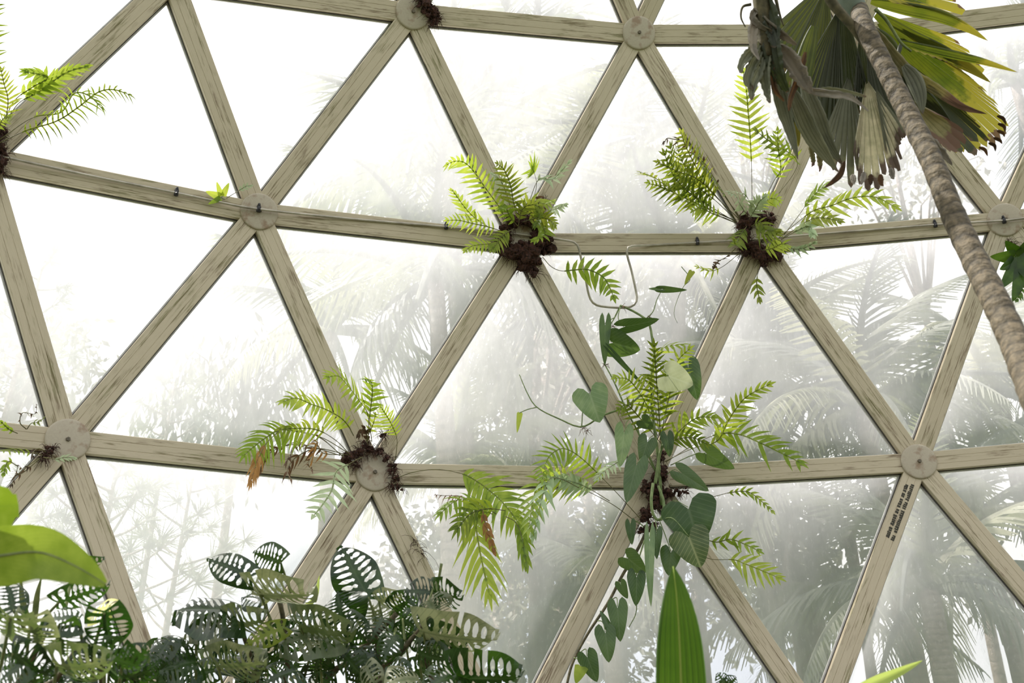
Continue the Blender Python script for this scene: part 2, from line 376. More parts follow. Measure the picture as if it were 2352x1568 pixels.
for k, p in NODE.items():
    if k not in PX and not (-150 < pix(p)[0] < 2500 and -150 < pix(p)[1] < 1720): continue
    z = inward(p); y = z.orthogonal().normalized(); x = y.cross(z); r = .135
    t = thing('hub_disc', HUBLABEL.get(k, 'beige round hub disc joining struts just outside the frame'), 'hub disc', p, 'round hub discs of the dome frame')
    mb = MB(); prof = [(0, .022), (r * .55, .0215), (r * .9, .019), (r - .004, .017), (r, .012), (r, -.03)]
    rows = [[(p + (x * math.cos(2 * PI * q / 40) + y * math.sin(2 * PI * q / 40)) * max(rr, 1e-4) + z * zz, 0, 0) for q in range(41)] for rr, zz in prof]
    mb.grid(rows); mb.build('plate', M['disc'], t)
    b = MB(); b.tube([p + z * .02, p + z * .038], .016, .013, 6); b.build('bolt', M['bolt'], t, smooth=False)
# stencilled lettering, too worn to read
sm = MB(); so = STRUT[((6, 3), (7, 2))] if ((6, 3), (7, 2)) in STRUT else None
if so:
    Lh = (NODE[(6, 3)] - NODE[(7, 2)]).length / 2
    for yy, runs in ((-.018, ((.19, .32), (.345, .60), (.63, .67))), (.022, ((.21, .31), (.335, .56), (.58, .66)))):
        for r0, r1 in runs:
            q = r0
            while q < r1:
                wd = rnd(.010, .017); xx = Lh - q
                sm.box(Matrix(), xx - wd, xx, yy - .014, yy + .014 - rnd(0, .007), -.0125, -.0105)
                if rnd(0, 1) < .5: sm.box(Matrix(), xx - wd - .004, xx - wd + .001, yy - .014, yy - .005, -.0125, -.0105)
                q += wd + rnd(.002, .005) + (.012 if rnd(0, 1) < .12 else 0)
    sm.build('stencil_lettering', M['ink'], so, smooth=False)
# ------------------------------------------------------------------ ground
def disc(name, c, r, z, m, n=64):
    mb = MB(); i = [mb.vert((c.x + r * math.cos(2 * PI * k / n), c.y + r * math.sin(2 * PI * k / n), z)) for k in range(n)]
    mb.face(*i); return struct(mb.build(name, m, None, smooth=False))
disc('ground', Vector((0, 0, 0)), 120, -.05, M['lawn'])
disc('floor', CEN, math.sqrt(R * R - CEN.z ** 2), 0, M['soil'])
# ------------------------------------------------------------------ plant builders
def frond(root, pts, o0=.06, o1=.4, n=14, L=55, wd=9, ang=62, mat='fern', stalk=.22, droop=.18, side=(1, 1), tip=.35, wob=.5, sr=.0032, face=None, wing=.12, place=None, name='frond', curl=0.0):
    """pts: measured course of the rachis; o0/o1: metres inside the dome skin at its root and tip"""
    m = len(pts); P = [(place or S)(x, y, o0 + (o1 - o0) * i / (m - 1)) for i, (x, y) in enumerate(pts)]
    C = spline(P, 40); k0 = int(40 * stalk); mb = MB(); k = mpp(C[20]); L *= k; wd *= k
    tilt = rv(wob)
    def frame(i):
        T = (C[min(40, i + 1)] - C[max(0, i - 1)]).normalized()
        N = ((CAM - C[i]).normalized() + tilt + Vector((0, 0, .25))); N = (N - T * N.dot(T)).normalized()
        return T, N, N.cross(T)
    for q in range(n):
        f = (q + .5) / n; i = k0 + f * (40 - k0); ii = int(i); p0 = C[ii].lerp(C[min(40, ii + 1)], i - ii)
        T, N, B = frame(ii)
        pr = min(1, .5 + 1.9 * f) * (1 - (1 - tip) * max(0, (f - .3) / .7) ** 1.5)
        for s in (-1, 1):
            if rnd(0, 1) > side[(s + 1) // 2]: continue
            a = math.radians(ang * (1 - .45 * f * f) + rnd(-7, 7)); l = L * pr * rnd(.82, 1.12); ww = wd * (.65 + .35 * pr)
            d = T * math.cos(a) + B * s * math.sin(a) + N * rnd(-.25, .18); d.normalize()
            e = (d.cross(N)).normalized(); bend = rnd(-.12, .2); rows = []; wv = rnd(0, 6)
            for r in range(8):
                t = r / 7
                c = p0 + T * (s * 0) + d * (l * t) + T * (l * bend * t * t) - N * (curl * l * t * t) + Vector((0, 0, -droop * l * t * t))
                h = ww * .40 * (1 - t ** 2.2) ** .9 * (.72 + .5 * math.sin(PI * min(1, t * .9 + .1))) * (1 + .20 * t * math.sin(wv + t * 15)) + ww * .015
                up = N * (h * .22)
                rows.append([(c - e * h + up, 0, t), (c, .5, t), (c + e * h + up, 1, t)])
            mb.grid(rows)
    if wing:                                                      # green wing along the rachis
        rows = []
        for i in range(k0, 41):
            T, N, B = frame(i); h = wd * wing * (1 if i < 38 else .5) + .001
            rows.append([(C[i] - B * h, 0, .3), (C[i], .5, .3), (C[i] + B * h, 1, .3)])
        mb.grid(rows)
        T, N, B = frame(40); h = wd * .4; rows = []                # end lobe
        for r in range(6):
            t = r / 5; c = C[40] + T * (L * tip * 1.0 * t) + Vector((0, 0, -droop * L * tip * t * t)); hh = h * (1 - t) ** .7 + .0006
            rows.append([(c - B * hh, 0, t), (c, .5, t), (c + B * hh, 1, t)])
        mb.grid(rows)
    o = mb.build(name, M[mat], root)
    st = MB(); st.tube(C, sr, sr * .35, 5); st.build('stalk', M['stalk'], o)
    return o
def deadfrond(root, pts, o0=.06, o1=.25, n=8, L=22, wd=6, mat='ferndead'):
    return frond(root, pts, o0, o1, n, L, wd, 50, mat, .25, .5, (.8, .8), .5, 1.2, .0035, curl=.6, name='withered_frond')
def roots(root, blobs, strands=14, spread=60, mat='root', off=.03):
    """fibrous clump: many small ragged lumps, short bristles and a few hanging threads, all one mass"""
    mb = MB()
    def thread(p0, d, l, r):
        mb.tube([p0, p0 + d * l * .4 + rv(.1 * l), p0 + d * l * .75 + Vector((0, 0, -.2 * l)) + rv(.12 * l), p0 + d * l + Vector((0, 0, -.5 * l))], r, r * .5, 3)
    for x, y, r, *z in blobs:
        o = off if not z else z[0]; c0 = S(x, y, o); R0 = r * mpp(c0)
        for i in range(max(5, int(r * .9))):
            c = c0 + rv(1).normalized() * R0 * rnd(.2, .85); q = R0 * rnd(.20, .42)
            mb.blob(c, q, 2 if q > .025 else 1, .75, 1.0, 3.2)
        for i in range(int(r * 2.2)):
            d = rv(1).normalized(); thread(c0 + d * R0 * .7, d, rnd(.02, .055), .0022)
    for i in range(strands):
        x, y, r = random.choice(blobs)[:3]; a = rnd(0, 2 * PI); p0 = S(x + r * .6 * math.cos(a), y + r * .6 * math.sin(a), off + .03); k = mpp(p0)
        thread(p0, (ROT @ Vector((math.cos(a), -math.sin(a), rnd(-.2, .5)))).normalized(), rnd(.3, 1) * spread * k, .0016)
    return mb.build('root_ball', M[mat], root, smooth=False)
def heart_w(t):                                                   # half width of a heart leaf along its midrib
    if t < 0: return .40 + .10 * t / .22 if t > -.2 else .3
    return .46 * (1 - t) ** .62 * (1 - .12 * t) + .035 * math.sin(PI * t)
def heart(root, base, tip, W, o0=.25, o1=.25, mat='heart', fold=.18, droop=.10, roll=0.0, pet=None, lobe=.24, place=None, name='leaf', pr=.004):
    pl = place or S; A, Bp = pl(*base, o0), pl(*tip, o1); ax = Bp - A; l = ax.length; ax.normalize()
    N = (CAM - A).normalized(); N = (N - ax * N.dot(ax)).normalized(); N = Matrix.Rotation(roll, 3, ax) @ N; B = N.cross(ax)
    W *= mpp(A) / max(.35, math.cos(roll)); mb = MB()
    for s in (-1, 1):
        rows = []
        for i in range(17):
            t = -lobe + (1 + lobe) * i / 16
            if t < 0:
                f = -t / lobe; wo = W * .48 * math.sqrt(max(0, 1 - (.86 * f) ** 2.4)) ; wi = W * (.02 + .13 * f ** .8)
                if f > .97: wi = wo * .92
            else: wo = W * .5 * (1 - t) ** .70 * (1 + .55 * t) * (1 - .18 * t) if t < 1 else 0; wi = 0
            row = []
            for j in range(6):
                u = wi + (max(wo, wi) - wi) * j / 5; un = u / (W * .5)
                z = fold * u - droop * l * t * abs(t) - .10 * W * un * un + .012 * W * math.sin(9 * t + 3 * s) * un
                row.append((A + ax * (l * t) + B * (s * u) + N * z, s * un, t))
            rows.append(row)
        mb.grid(rows)
    o = mb.build(name, M[mat], root)
    if pet is not None:
        q = [pl(x, y, z) for x, y, z in pet] + [A]
        t_ = MB(); t_.tube(spline(q, 14), pr, pr * .75, 6); t_.build('petiole', M['vine'], o)
    return o
def cheese(root, base, tip, W, z0=5.0, z1=None, mat='mon', roll=0.0, droop=.15, fold=.15, pet=None, nv=8, name='leaf', wav=.02):
    """perforated leaf: two rows of holes between the side veins of each half"""
    z1 = z0 if z1 is None else z1; A, Bp = Z(*base, z0), Z(*tip, z1); ax = Bp - A; l = ax.length; ax.normalize()
    N = (CAM - A).normalized(); N = (N - ax * N.dot(ax)).normalized(); N = Matrix.Rotation(roll, 3, ax) @ N; B = N.cross(ax)
    W *= z0 / FPX / max(.3, abs(math.cos(roll))); hw = W / 2; mb = MB(); NR = 14
    ph = rnd(0, 6)
    def wid(t):
        t = min(max(t, 0), 1)
        return hw * (math.sin(PI * min(1, (t * .93 + .10)) ** .82) ** .62 if t < .97 else .12)
    def pt(s, t, u):                                              # t along midrib at the vein root, u outwards 0..1
        wl = wid(t); x = u * wl; tt = t + (.16 * u - .05) * (1 - t) - .20 * u * max(0, .28 - t) / .28 * 1.6
        z = fold * x - droop * l * tt * tt - .16 * W * u * u + wav * W * math.sin(10 * t + ph + 2 * s) * u
        return (A + ax * (l * tt) + B * (s * x) + N * z, s * u, tt)
    for s in (-1, 1):
        for k in range(nv):
            t0, t1 = k / nv, (k + 1) / nv; r1 = rnd(.20, .28); r2 = rnd(.50, .60); l1 = rnd(.06, .10); l2 = rnd(.20, .30); big = rnd(.5, .8); opn = rnd(0, 1) < .18 and k > 1
            lo, hi = [], []
            for i in range(NR + 1):
                u = i / NR; h = 0
                if abs(u - r1) < l1: h = max(h, .55 * math.sqrt(1 - ((u - r1) / l1) ** 2))
                if abs(u - r2) < l2: h = max(h, big * math.sqrt(1 - ((u - r2) / l2) ** 2))
                if opn and u > r2: h = max(h, big)
                if k in (0, nv - 1): h *= .5
                mid = (t0 + t1) / 2; hh = h * (t1 - t0) / 2
                lo.append(([*pt(s, t0, u)], [*pt(s, mid - hh, u)])); hi.append(([*pt(s, mid + hh, u)], [*pt(s, t1, u)]))
            for st in (lo, hi): mb.grid([[a, b] for a, b in st])
    o = mb.build(name, M[mat], root)
    if pet is not None:
        q = [Z(*p) for p in pet] + [A]
        t_ = MB(); t_.tube(spline(q, 12), .0075, .0055, 6); t_.build('petiole', M['petiole'], o)
    return o
def blade(root, apex, edge, za, ze, pleats=10, mat='palm', jag=.06, bow=.0, zig=.5, r0=.05, name='frond', split=.10, belly=0.0):
    """pleated palm blade opening from an apex to a ragged far edge"""
    A = Z(*apex, za); m = len(edge); E = spline([Z(x, y, ze + (0 if not isinstance(belly, tuple) else belly[0] + (belly[1] - belly[0]) * i / (m - 1))) for i, (x, y) in enumerate(edge)], pleats * 2)
    mid = E[pleats]; n = (E[-1] - A).cross(E[0] - A).normalized(); n = n if n.dot(CAM - A) > 0 else -n
    step = (E[0] - E[-1]).length / (pleats * 2); mb = MB(); NR = 12; cols = []
    jt = [1 + rnd(-jag, jag) for _ in range(pleats + 1)]
    for k in range(pleats):
        a, b, c = E[2 * k], E[2 * k + 1], E[2 * k + 2]; rows = []
        e = jt[k]; twist = rnd(-.3, .3)
        for i in range(NR + 1):
            r = r0 + (1 - r0) * i / NR; sh = 1 - split * max(0, (r - .72) / .28) ** 2 * 4
            row = []
            for q, (pnt, zz, ww) in enumerate(((a, -.5, -1), (b, .5, 0), (c, -.5, 1))):
                v = A.lerp(b.lerp(pnt, sh), r * (e if q == 1 else (e - .035 if r > .9 else e)))
                v = v + n * (zz * zig * step * (.3 + r) + bow * math.sin(PI * r) * (mid - A).length + twist * step * max(0, r - .8) * 3 * ww)
                v = v + Vector((0, 0, -abs(bow) * .3 * r * r * (mid - A).length))
                row.append((v, k + q / 2, r))
            rows.append(row)
        mb.grid(rows)
    return mb.build(name, M[mat], root)
def strap(root, pts, W, z0, z1, mat='palm', fold=.25, pleat=0, name='leaflet', roll=0.0, prof=None, ragged=0.0, place=None, twist=0.0):
    """long leaf along a course, W = widest width in photo pixels"""
    m = len(pts); C = spline([Z(x, y, z0 + (z1 - z0) * i / (m - 1)) for i, (x, y) in enumerate(pts)], 26); mb = MB(); rows = []
    W *= (z0 + z1) / 2 / FPX; nc = 6 if not pleat else pleat * 2
    for i in range(27):
        t = i / 26; T = (C[min(26, i + 1)] - C[max(0, i - 1)]).normalized(); N = (CAM - C[i]).normalized(); N = (N - T * N.dot(T)).normalized()
        N = Matrix.Rotation(roll + twist * t, 3, T) @ N; B = N.cross(T)
        h = W * .5 * (prof(t) if prof else math.sin(PI * min(1, t * .96 + .04) ** .8) ** .75)
        h *= 1 + (rnd(-ragged, ragged) if ragged else 0); row = []
        for j in range(nc + 1):
            s = -1 + 2 * j / nc; z = fold * abs(s) * h
            if pleat: z += (h / pleat) * .8 * (1 if j % 2 else -1)
            row.append((C[i] + B * (s * h) + N * z, j / 2 if pleat else s, t))
        rows.append(row)
    mb.grid(rows)
    return mb.build(name, M[mat], root)
# ------------------------------------------------------------------ ferns and roots on the hubs
HUB = lambda *k: NODE[k]
f = thing('fern', 'fern with thread-thin hanging leaflets and yellow tips, rooted at the left frame edge', 'fern', HUB(0, 1), 'ferns growing on the hubs')
roots(f, ((-14, 300, 30), (-8, 330, 28), (6, 355, 18), (-12, 375, 26), (4, 392, 12)), 10, 40)
frond(f, ((-5, 330), (60, 300), (130, 278), (180, 246), (225, 212), (262, 206), (300, 219)), .1, .55, 22, 46, 4.5, 66, 'fernold', .18, .55, wing=.3, tip=.4)
frond(f, ((0, 320), (75, 270), (140, 258), (170, 215), (205, 220), (235, 250)), .1, .5, 16, 44, 4.5, 60, 'fern', .3, .75, (.2, 1), wing=.3)
frond(f, ((5, 300), (40, 240), (90, 210), (150, 168), (200, 152)), .1, .45, 12, 48, 11, 34, 'fern', .35, .2)
frond(f, ((5, 300), (30, 235), (75, 200), (110, 178), (60, 165)), .1, .45, 10, 52, 11, 40, 'fern', .4, .3)
frond(f, ((0, 300), (15, 262), (18, 225), (10, 195), (2, 160)), .1, .4, 12, 46, 7, 62, 'fernold', .2, .2)
frond(f, ((-8, 310), (-30, 230), (-38, 120), (-28, 20), (-10, -30)), .1, .5, 16, 62, 7, 72, 'fernold', .3, .1)
frond(f, ((-5, 300), (0, 285), (8, 272), (24, 268)), .1, .3, 8, 30, 6, 55, 'fern', .1, .2)
f = thing('root_clump', 'dark shaggy root clump clinging to the right edge of a top hub disc', 'root clump', HUB(3, 0))
roots(f, ((972, 8, 22), (990, 28, 20), (998, 50, 14), (965, -8, 16), (1004, 42, 12)), 26, 24)
frond(f, ((985, -10), (1040, -40), (1075, -30), (1087, -8)), .1, .35, 7, 26, 8, 45, 'fern', .5, .3)
f = thing('seedling', 'tiny bright green seedling on the horizontal strut left of the clean hub disc', 'plant', S(510, 452, .02))
for b, t, w_ in (((505, 452), (474, 440), 20), ((508, 450), (498, 418), 15), ((512, 448), (526, 420), 16), ((506, 455), (480, 468), 14)):
    heart(f, b, t, w_, .05, .10, 'fern', pet=((516, 458, .03), (510, 455, .05)), lobe=.05, pr=.0025)
frond(f, ((520, 455), (545, 440), (565, 428), (578, 426)), .04, .1, 4, 14, 6, 50, 'fernpale', .5)
# the fern with the largest root ball
f = thing('fern', 'bright fern sprouting from the largest dark root ball, where the pipe starts to bend', 'fern', HUB(4, 1), 'ferns growing on the hubs')
roots(f, ((1150, 560, 26), (1180, 578, 34), (1215, 585, 34), (1250, 560, 26), (1200, 610, 22), (1160, 530, 20), (1240, 530, 26), (1228, 475, 15), (1250, 462, 10), (1225, 625, 18), (1212, 505, 28), (1240, 500, 18), (1178, 510, 22)), 60, 34)
frond(f, ((1165, 515), (1148, 478), (1118, 436), (1090, 396), (1068, 374), (1046, 370), (1026, 378)), .12, .5, 17, 46, 9, 62, 'fern', .12, .2)
frond(f, ((1190, 500), (1180, 466), (1172, 424), (1158, 390), (1142, 376)), .12, .5, 15, 42, 7, 66, 'fernold', .1, .15)
frond(f, ((1175, 505), (1168, 460), (1150, 415), (1130, 400)), .1, .35, 11, 36, 7, 60, 'fernpale', .2, .2)
frond(f, ((1215, 490), (1232, 430), (1228, 400), (1222, 386)), .12, .4, 5, 46, 10, 52, 'fern', .80, .05, tip=.9)
frond(f, ((1210, 480), (1236, 414), (1268, 412), (1290, 392), (1308, 372)), .12, .4, 8, 32, 8, 38, 'fernpale', .4, .2)
frond(f, ((1150, 530), (1118, 520), (1085, 513), (1055, 506), (1026, 506)), .12, .45, 12, 34, 7, 66, 'fern', .1, .1)
frond(f, ((1120, 520), (1088, 498), (1066, 474), (1050, 452), (1038, 436)), .15, .45, 10, 34, 10, 52, 'fern', .15, .1)
frond(f, ((1150, 555), (1122, 560), (1100, 562), (1082, 566), (1068, 577)), .12, .3, 8, 28, 8, 56, 'fern', .2, .1)
for p in (((1190, 520), (1200, 480), (1225, 470), (1245, 478)), ((1200, 510), (1235, 500), (1262, 505), (1275, 520)), ((1195, 505), (1215, 462), (1250, 468), (1270, 462)), ((1190, 520), (1170, 495), (1160, 470), (1150, 480)),
          ((1220, 500), (1245, 515), (1250, 540), (1225, 552)), ((1180, 525), (1155, 540), (1140, 560), (1128, 575)), ((1200, 500), (1228, 485), (1240, 495), (1230, 520))):
    frond(f, p, .15, .4, 9, 32, 9, 58, random.choice(('fernold', 'fern', 'fernold')), .15, .25)
frond(f, ((1235, 500), (1262, 484), (1282, 478), (1300, 470)), .16, .4, 6, 28, 8, 40, 'fernpale', .3, .3)
frond(f, ((1246, 590), (1266, 612), (1290, 622), (1318, 620), (1350, 619), (1385, 636), (1402, 664), (1410, 684)), .1, .35, 11, 44, 11, 76, 'fern', .32, .1, wob=.15)
deadfrond(f, ((1215, 480), (1228, 452), (1246, 462), (1250, 480)), L=12)
# fern half over the next hub
f = thing('fern', 'bushy fern with tall upright fronds, on the hub beside the hanging fan leaves', 'fern', HUB(6, 1), 'ferns growing on the hubs')
roots(f, ((1715, 512, 24), (1745, 500, 22), (1768, 505, 16), (1712, 555, 26), (1740, 580, 28), (1775, 585, 24), (1795, 570, 14), (1755, 600, 14), (1708, 580, 14), (1700, 530, 14)), 40, 30)
for p, n, L in ((((1695, 501), (1624, 430), (1596, 378), (1575, 336), (1563, 302)), 16, 52), (((1691, 508), (1612, 474), (1551, 443), (1505, 409), (1468, 394)), 17, 56), (((1688, 511), (1624, 478), (1568, 416), (1547, 378), (1540, 335)), 16, 52),
                (((1690, 505), (1640, 445), (1600, 410), (1560, 395), (1510, 372)), 15, 50), (((1700, 500), (1650, 430), (1618, 380), (1606, 345), (1600, 325)), 14, 46), (((1690, 510), (1625, 470), (1580, 440), (1545, 400), (1525, 350)), 14, 48)):
    frond(f, p, .12, .75, n, L, 8, 60, random.choice(('fernold', 'fern', 'fernold')), .28, .2, wob=.7)
for p, n, L in ((((1690, 505), (1645, 462), (1600, 425), (1562, 360), (1556, 325)), 15, 46), (((1692, 508), (1630, 480), (1575, 455), (1520, 430), (1488, 420)), 14, 46), (((1698, 502), (1660, 440), (1628, 395), (1590, 350)), 13, 44)):
    frond(f, p, .12, .6, n, L, 7, 60, 'fernold', .3, .2, wob=.8)
frond(f, ((1690, 512), (1640, 492), (1610, 478), (1590, 485)), .12, .5, 9, 40, 8, 58, 'fern', .3, .2)
frond(f, ((1728, 490), (1727, 420), (1725, 355), (1722, 300), (1718, 250), (1714, 205), (1706, 160)), .12, .85, 14, 54, 10, 64, 'fern', .36, .04, wob=.12)
frond(f, ((1742, 490), (1775, 420), (1793, 390), (1788, 345), (1786, 300)), .12, .7, 9, 40, 9, 66, 'fern', .42, .05, wob=.2)
frond(f, ((1750, 490), (1822, 400), (1826, 362), (1775, 330), (1736, 300)), .12, .7, 9, 40, 9, 56, 'fernold', .45, .05, wob=.3)
frond(f, ((1790, 545), (1830, 512), (1868, 484), (1910, 472), (1955, 455), (2008, 452), (2058, 476)), .1, .5, 12, 44, 10, 50, 'fern', .25, .15, wob=.4)
frond(f, ((1800, 540), (1838, 490), (1855, 465), (1878, 440), (1902, 424)), .1, .4, 7, 34, 9, 46, 'fern', .5, .1)
frond(f, ((1800, 545), (1850, 510), (1885, 500), (1930, 508)), .1, .4, 8, 36, 10, 50, 'fernold', .3, .1)
frond(f, ((1795, 550), (1830, 530), (1858, 520), (1868, 540)), .1, .3, 6, 28, 12, 46, 'fernpale', .3, .3)
frond(f, ((1795, 565), (1830, 572), (1855, 566), (1872, 556)), .1, .25, 6, 22, 8, 42, 'fernpale', .2, .3)
for p in (((1720, 500), (1700, 470), (1690, 450), (1672, 440)), ((1735, 495), (1722, 465), (1712, 448), (1690, 440)), ((1745, 490), (1755, 465), (1775, 455), (1790, 462)), ((1720, 505), (1735, 480), (1745, 462), (1760, 450)),
          ((1715, 520), (1700, 540), (1690, 562), (1686, 548)), ((1730, 520), (1750, 535), (1775, 540), (1790, 532)), ((1750, 575), (1775, 570), (1795, 560), (1810, 566)), ((1725, 520), (1745, 510), (1760, 528), (1790, 530))):
    frond(f, p, .13, .4, 8, 34, 9, 55, random.choice(('fern', 'fernold', 'fernpale')), .1, .25)
frond(f, ((1742, 600), (1740, 630), (1738, 655), (1745, 690)), .05, .2, 4, 28, 9, 40, 'fernold', .4, .1)
deadfrond(f, ((1690, 570), (1668, 590), (1650, 600), (1640, 612)), L=18, wd=12, n=5)
deadfrond(f, ((1700, 505), (1600, 350), (1540, 318), (1525, 328)), .1, .7, n=9, L=20)
frond(f, ((1700, 580), (1660, 612), (1630, 622), (1600, 612)), .06, .25, 5, 24, 5, 50, 'fern', .5, .2)
# fern on the reddish root ring
f = thing('fern', 'yellow-green fern arching left from the hub ringed with reddish roots, brown tips', 'fern', HUB(3, 2), 'ferns growing on the hubs')
roots(f, ((806, 1052, 18), (826, 1038, 18), (850, 1032, 14), (872, 1036, 14), (892, 1052, 13), (903, 1078, 15), (908, 1100, 12), (900, 1118, 10), (918, 1120, 10), (795, 1048, 14), (880, 998, 11), (838, 1020, 12), (818, 1068, 10)), 30, 22, off=.05)
frond(f, ((812, 1000), (798, 975), (778, 956), (744, 938), (715, 928), (680, 914), (650, 922)), .12, .6, 17, 52, 11, 62, 'fern', .12, .3)
frond(f, ((800, 1040), (740, 1005), (680, 990), (642, 988), (612, 1004), (585, 1024), (560, 1046)), .12, .7, 17, 62, 10, 66, 'fern', .35, .45)
frond(f, ((846, 1010), (845, 952), (823, 917), (800, 887), (778, 864), (752, 866)), .12, .6, 13, 58, 10, 60, 'fern', .3, .2)
frond(f, ((854, 1014), (849, 960), (855, 905), (852, 875), (838, 870)), .12, .5, 11, 44, 9, 62, 'fern', .3, .25)
frond(f, ((908, 1056), (912, 1010), (900, 976), (884, 948), (874, 934)), .06, .25, 11, 34, 5, 66, 'fern', .42, .1, wob=.2, wing=.3)
frond(f, ((830, 1050), (800, 1066), (772, 1084), (762, 1125), (740, 1160), (722, 1182)), .2, .75, 9, 66, 15, 66, 'fernpale', .2, .1, wob=.2)
frond(f, ((840, 1015), (858, 970), (862, 950)), .1, .3, 6, 30, 7, 60, 'fern', .3)
frond(f, ((805, 1045), (770, 1010), (720, 985), (640, 985)), .1, .55, 10, 44, 9, 60, 'fernold', .45, .5)
for p in (((800, 1045), (730, 1030), (680, 1050), (660, 1080), (668, 1100)), ((790, 1045), (742, 1040), (726, 1018), (716, 1060)), ((790, 1050), (735, 1005), (728, 1030), (708, 1062), (716, 1078)), ((780, 1045), (690, 1020), (668, 1042), (655, 1062)), ((700, 1015), (630, 1030), (595, 1050), (574, 1110)), ((690, 1010), (620, 1040), (592, 1090))):
    deadfrond(f, p, .1, .5, 8, 24, 7, random.choice(('ferndead', 'ferndead', 'fernbrown')))
frond(f, ((640, 990), (610, 1020), (590, 1060), (575, 1110)), .55, .7, 7, 36, 8, 30, 'fernbrown', .3, .6)
frond(f, ((845, 1020), (838, 985), (822, 1000)), .1, .2, 5, 22, 10, 40, 'ferndead', .1, .4, name='withered_frond')
# withered tufts on the far left hub
f = thing('fern', 'small withered fern with black curled fronds on the bare left hub disc', 'fern', HUB(1, 2), 'ferns growing on the hubs')
roots(f, ((112, 1036, 14), (102, 1046, 11), (122, 1030, 8), (98, 1052, 8)), 16, 20, off=.05)
for p in (((60, 985), (46, 970), (52, 948), (80, 950), (84, 930)), ((108, 1040), (90, 1030), (78, 1036), (74, 1048)), ((100, 1045), (60, 1080), (40, 1090), (42, 1068), (52, 1078)), ((90, 1050), (40, 1090), (25, 1115))):
    deadfrond(f, p, .05, .25, 6, 12, 5)
frond(f, ((62, 985), (72, 972), (90, 968), (102, 958)), .05, .2, 5, 16, 6, 46, 'fernold', .2)
frond(f, ((40, 995), (20, 985), (2, 968)), .05, .2, 4, 22, 9, 30, 'fern', .2)
frond(f, ((100, 1050), (130, 1054), (150, 1050), (172, 1052)), .1, .2, 5, 20, 6, 34, 'fernpale', .3)
frond(f, ((100, 1045), (50, 1035), (15, 1035), (-20, 1040)), .06, .3, 8, 24, 6, 60, 'fern', .2)
frond(f, ((40, 1070), (18, 1060), (8, 1090)), .2, .3, 5, 22, 8, 40, 'fern', .2)
# root growth along a strut
f = thing('root_clump', 'strip of reddish roots along the strut edge above the swiss cheese leaves', 'root clump', S(962, 1250, .02))
roots(f, ((952, 1240, 5), (958, 1250, 6), (963, 1260, 6), (968, 1270, 5), (972, 1280, 4)), 8, 50, off=.03)
# dark broad-leaved plant behind the trunk
f = thing('epiphyte', 'dark green broad-leaved plant under the hub disc behind the palm trunk', 'plant', S(2330, 560, .05))
for b, t, w_ in (((2330, 590), (2278, 590), 34), ((2345, 600), (2300, 660), 40), ((2340, 585), (2362, 640), 44), ((2335, 580), (2310, 555), 30), ((2350, 610), (2330, 690), 36), ((2345, 575), (2390, 590), 50), ((2330, 600), (2300, 618), 30), ((2350, 590), (2375, 540), 40)):
    heart(f, b, t, w_, .12, .2, 'dark', pet=((2318, 556, .03), (2325, 575, .08)), lobe=.04, roll=rnd(-.4, .4))
roots(f, ((2322, 556, 8), (2330, 565, 8)), 8, 30)
frond(f, ((2350, 640), (2345, 670), (2335, 690)), .1, .2, 5, 20, 7, 40, 'dark', .2)
# ------------------------------------------------------------------ ferns and heart-leaved vine on the lower middle hub
f = thing('fern', 'large fern with long arching fronds around the stems of the heart-leaved vine', 'fern', HUB(5, 2), 'ferns growing on the hubs')
roots(f, ((1485, 1180, 20), (1510, 1150, 24), (1500, 1210, 18), (1475, 1215, 14), (1530, 1130, 20), (1555, 1130, 12), (1490, 1120, 20), (1575, 1128, 10), (1515, 1090, 22), (1518, 1050, 16)), 34, 34, off=.06)
frond(f, ((1470, 1190), (1420, 1135), (1382, 1096), (1345, 1060), (1316, 1038), (1290, 1030), (1263, 1046), (1249, 1078), (1246, 1100)), .12, .7, 19, 56, 9, 72, 'fern', .33, .12, wob=.2)
frond(f, ((1462, 1199), (1410, 1160), (1356, 1131), (1322, 1116), (1275, 1102), (1240, 1108), (1224, 1150), (1215, 1215)), .12, .85, 15, 62, 12, 60, 'fern', .36, .3, wob=.4)
frond(f, ((1330, 1120), (1290, 1100), (1262, 1100), (1246, 1140), (1225, 1230)), .5, .85, 9, 46, 13, 46, 'fernpale', .1, .4)
frond(f, ((1400, 1150), (1350, 1120), (1310, 1105), (1270, 1098)), .3, .6, 10, 40, 12, 56, 'fernpale', .3, .35)
frond(f, ((905, 1100), (950, 1084), (1004, 1078), (1059, 1087), (1095, 1105), (1131, 1132), (1160, 1160), (1200, 1212)), .05, .5, 16, 76, 13, 66, 'fern', .45, .25, wob=.3)
frond(f, ((1131, 1180), (1110, 1175), (1090, 1178), (1094, 1215), (1105, 1280), (1124, 1365)), .5, .6, 9, 80, 14, 48, 'fern', .1, .4, wob=.3)
frond(f, ((1160, 1172), (1120, 1168), (1080, 1180), (1050, 1215)), .5, .65, 9, 70, 12, 60, 'fernold', .2, .4)
frond(f, ((1140, 1180), (1090, 1150), (1050, 1148), (1010, 1180)), .5, .65, 9, 50, 10, 60, 'fern', .2, .4)
frond(f, ((1105, 1150), (1112, 1190), (1122, 1225), (1136, 1268)), .55, .65, 5, 24, 12, 30, 'fernbrown', .2, .3)
deadfrond(f, ((1100, 1160), (1060, 1140), (1020, 1138), (1000, 1136)), .5, .6, 7, 18, 6)
frond(f, ((1160, 1185), (1185, 1200), (1200, 1240), (1210, 1300)), .5, .6, 6, 40, 14, 30, 'fern', .2, .3)
frond(f, ((1525, 1060), (1590, 1030), (1645, 1014), (1668, 975), (1688, 942), (1716, 910), (1768, 882)), .12, .7, 15, 46, 9, 56, 'fern', .35, .15, wob=.4)
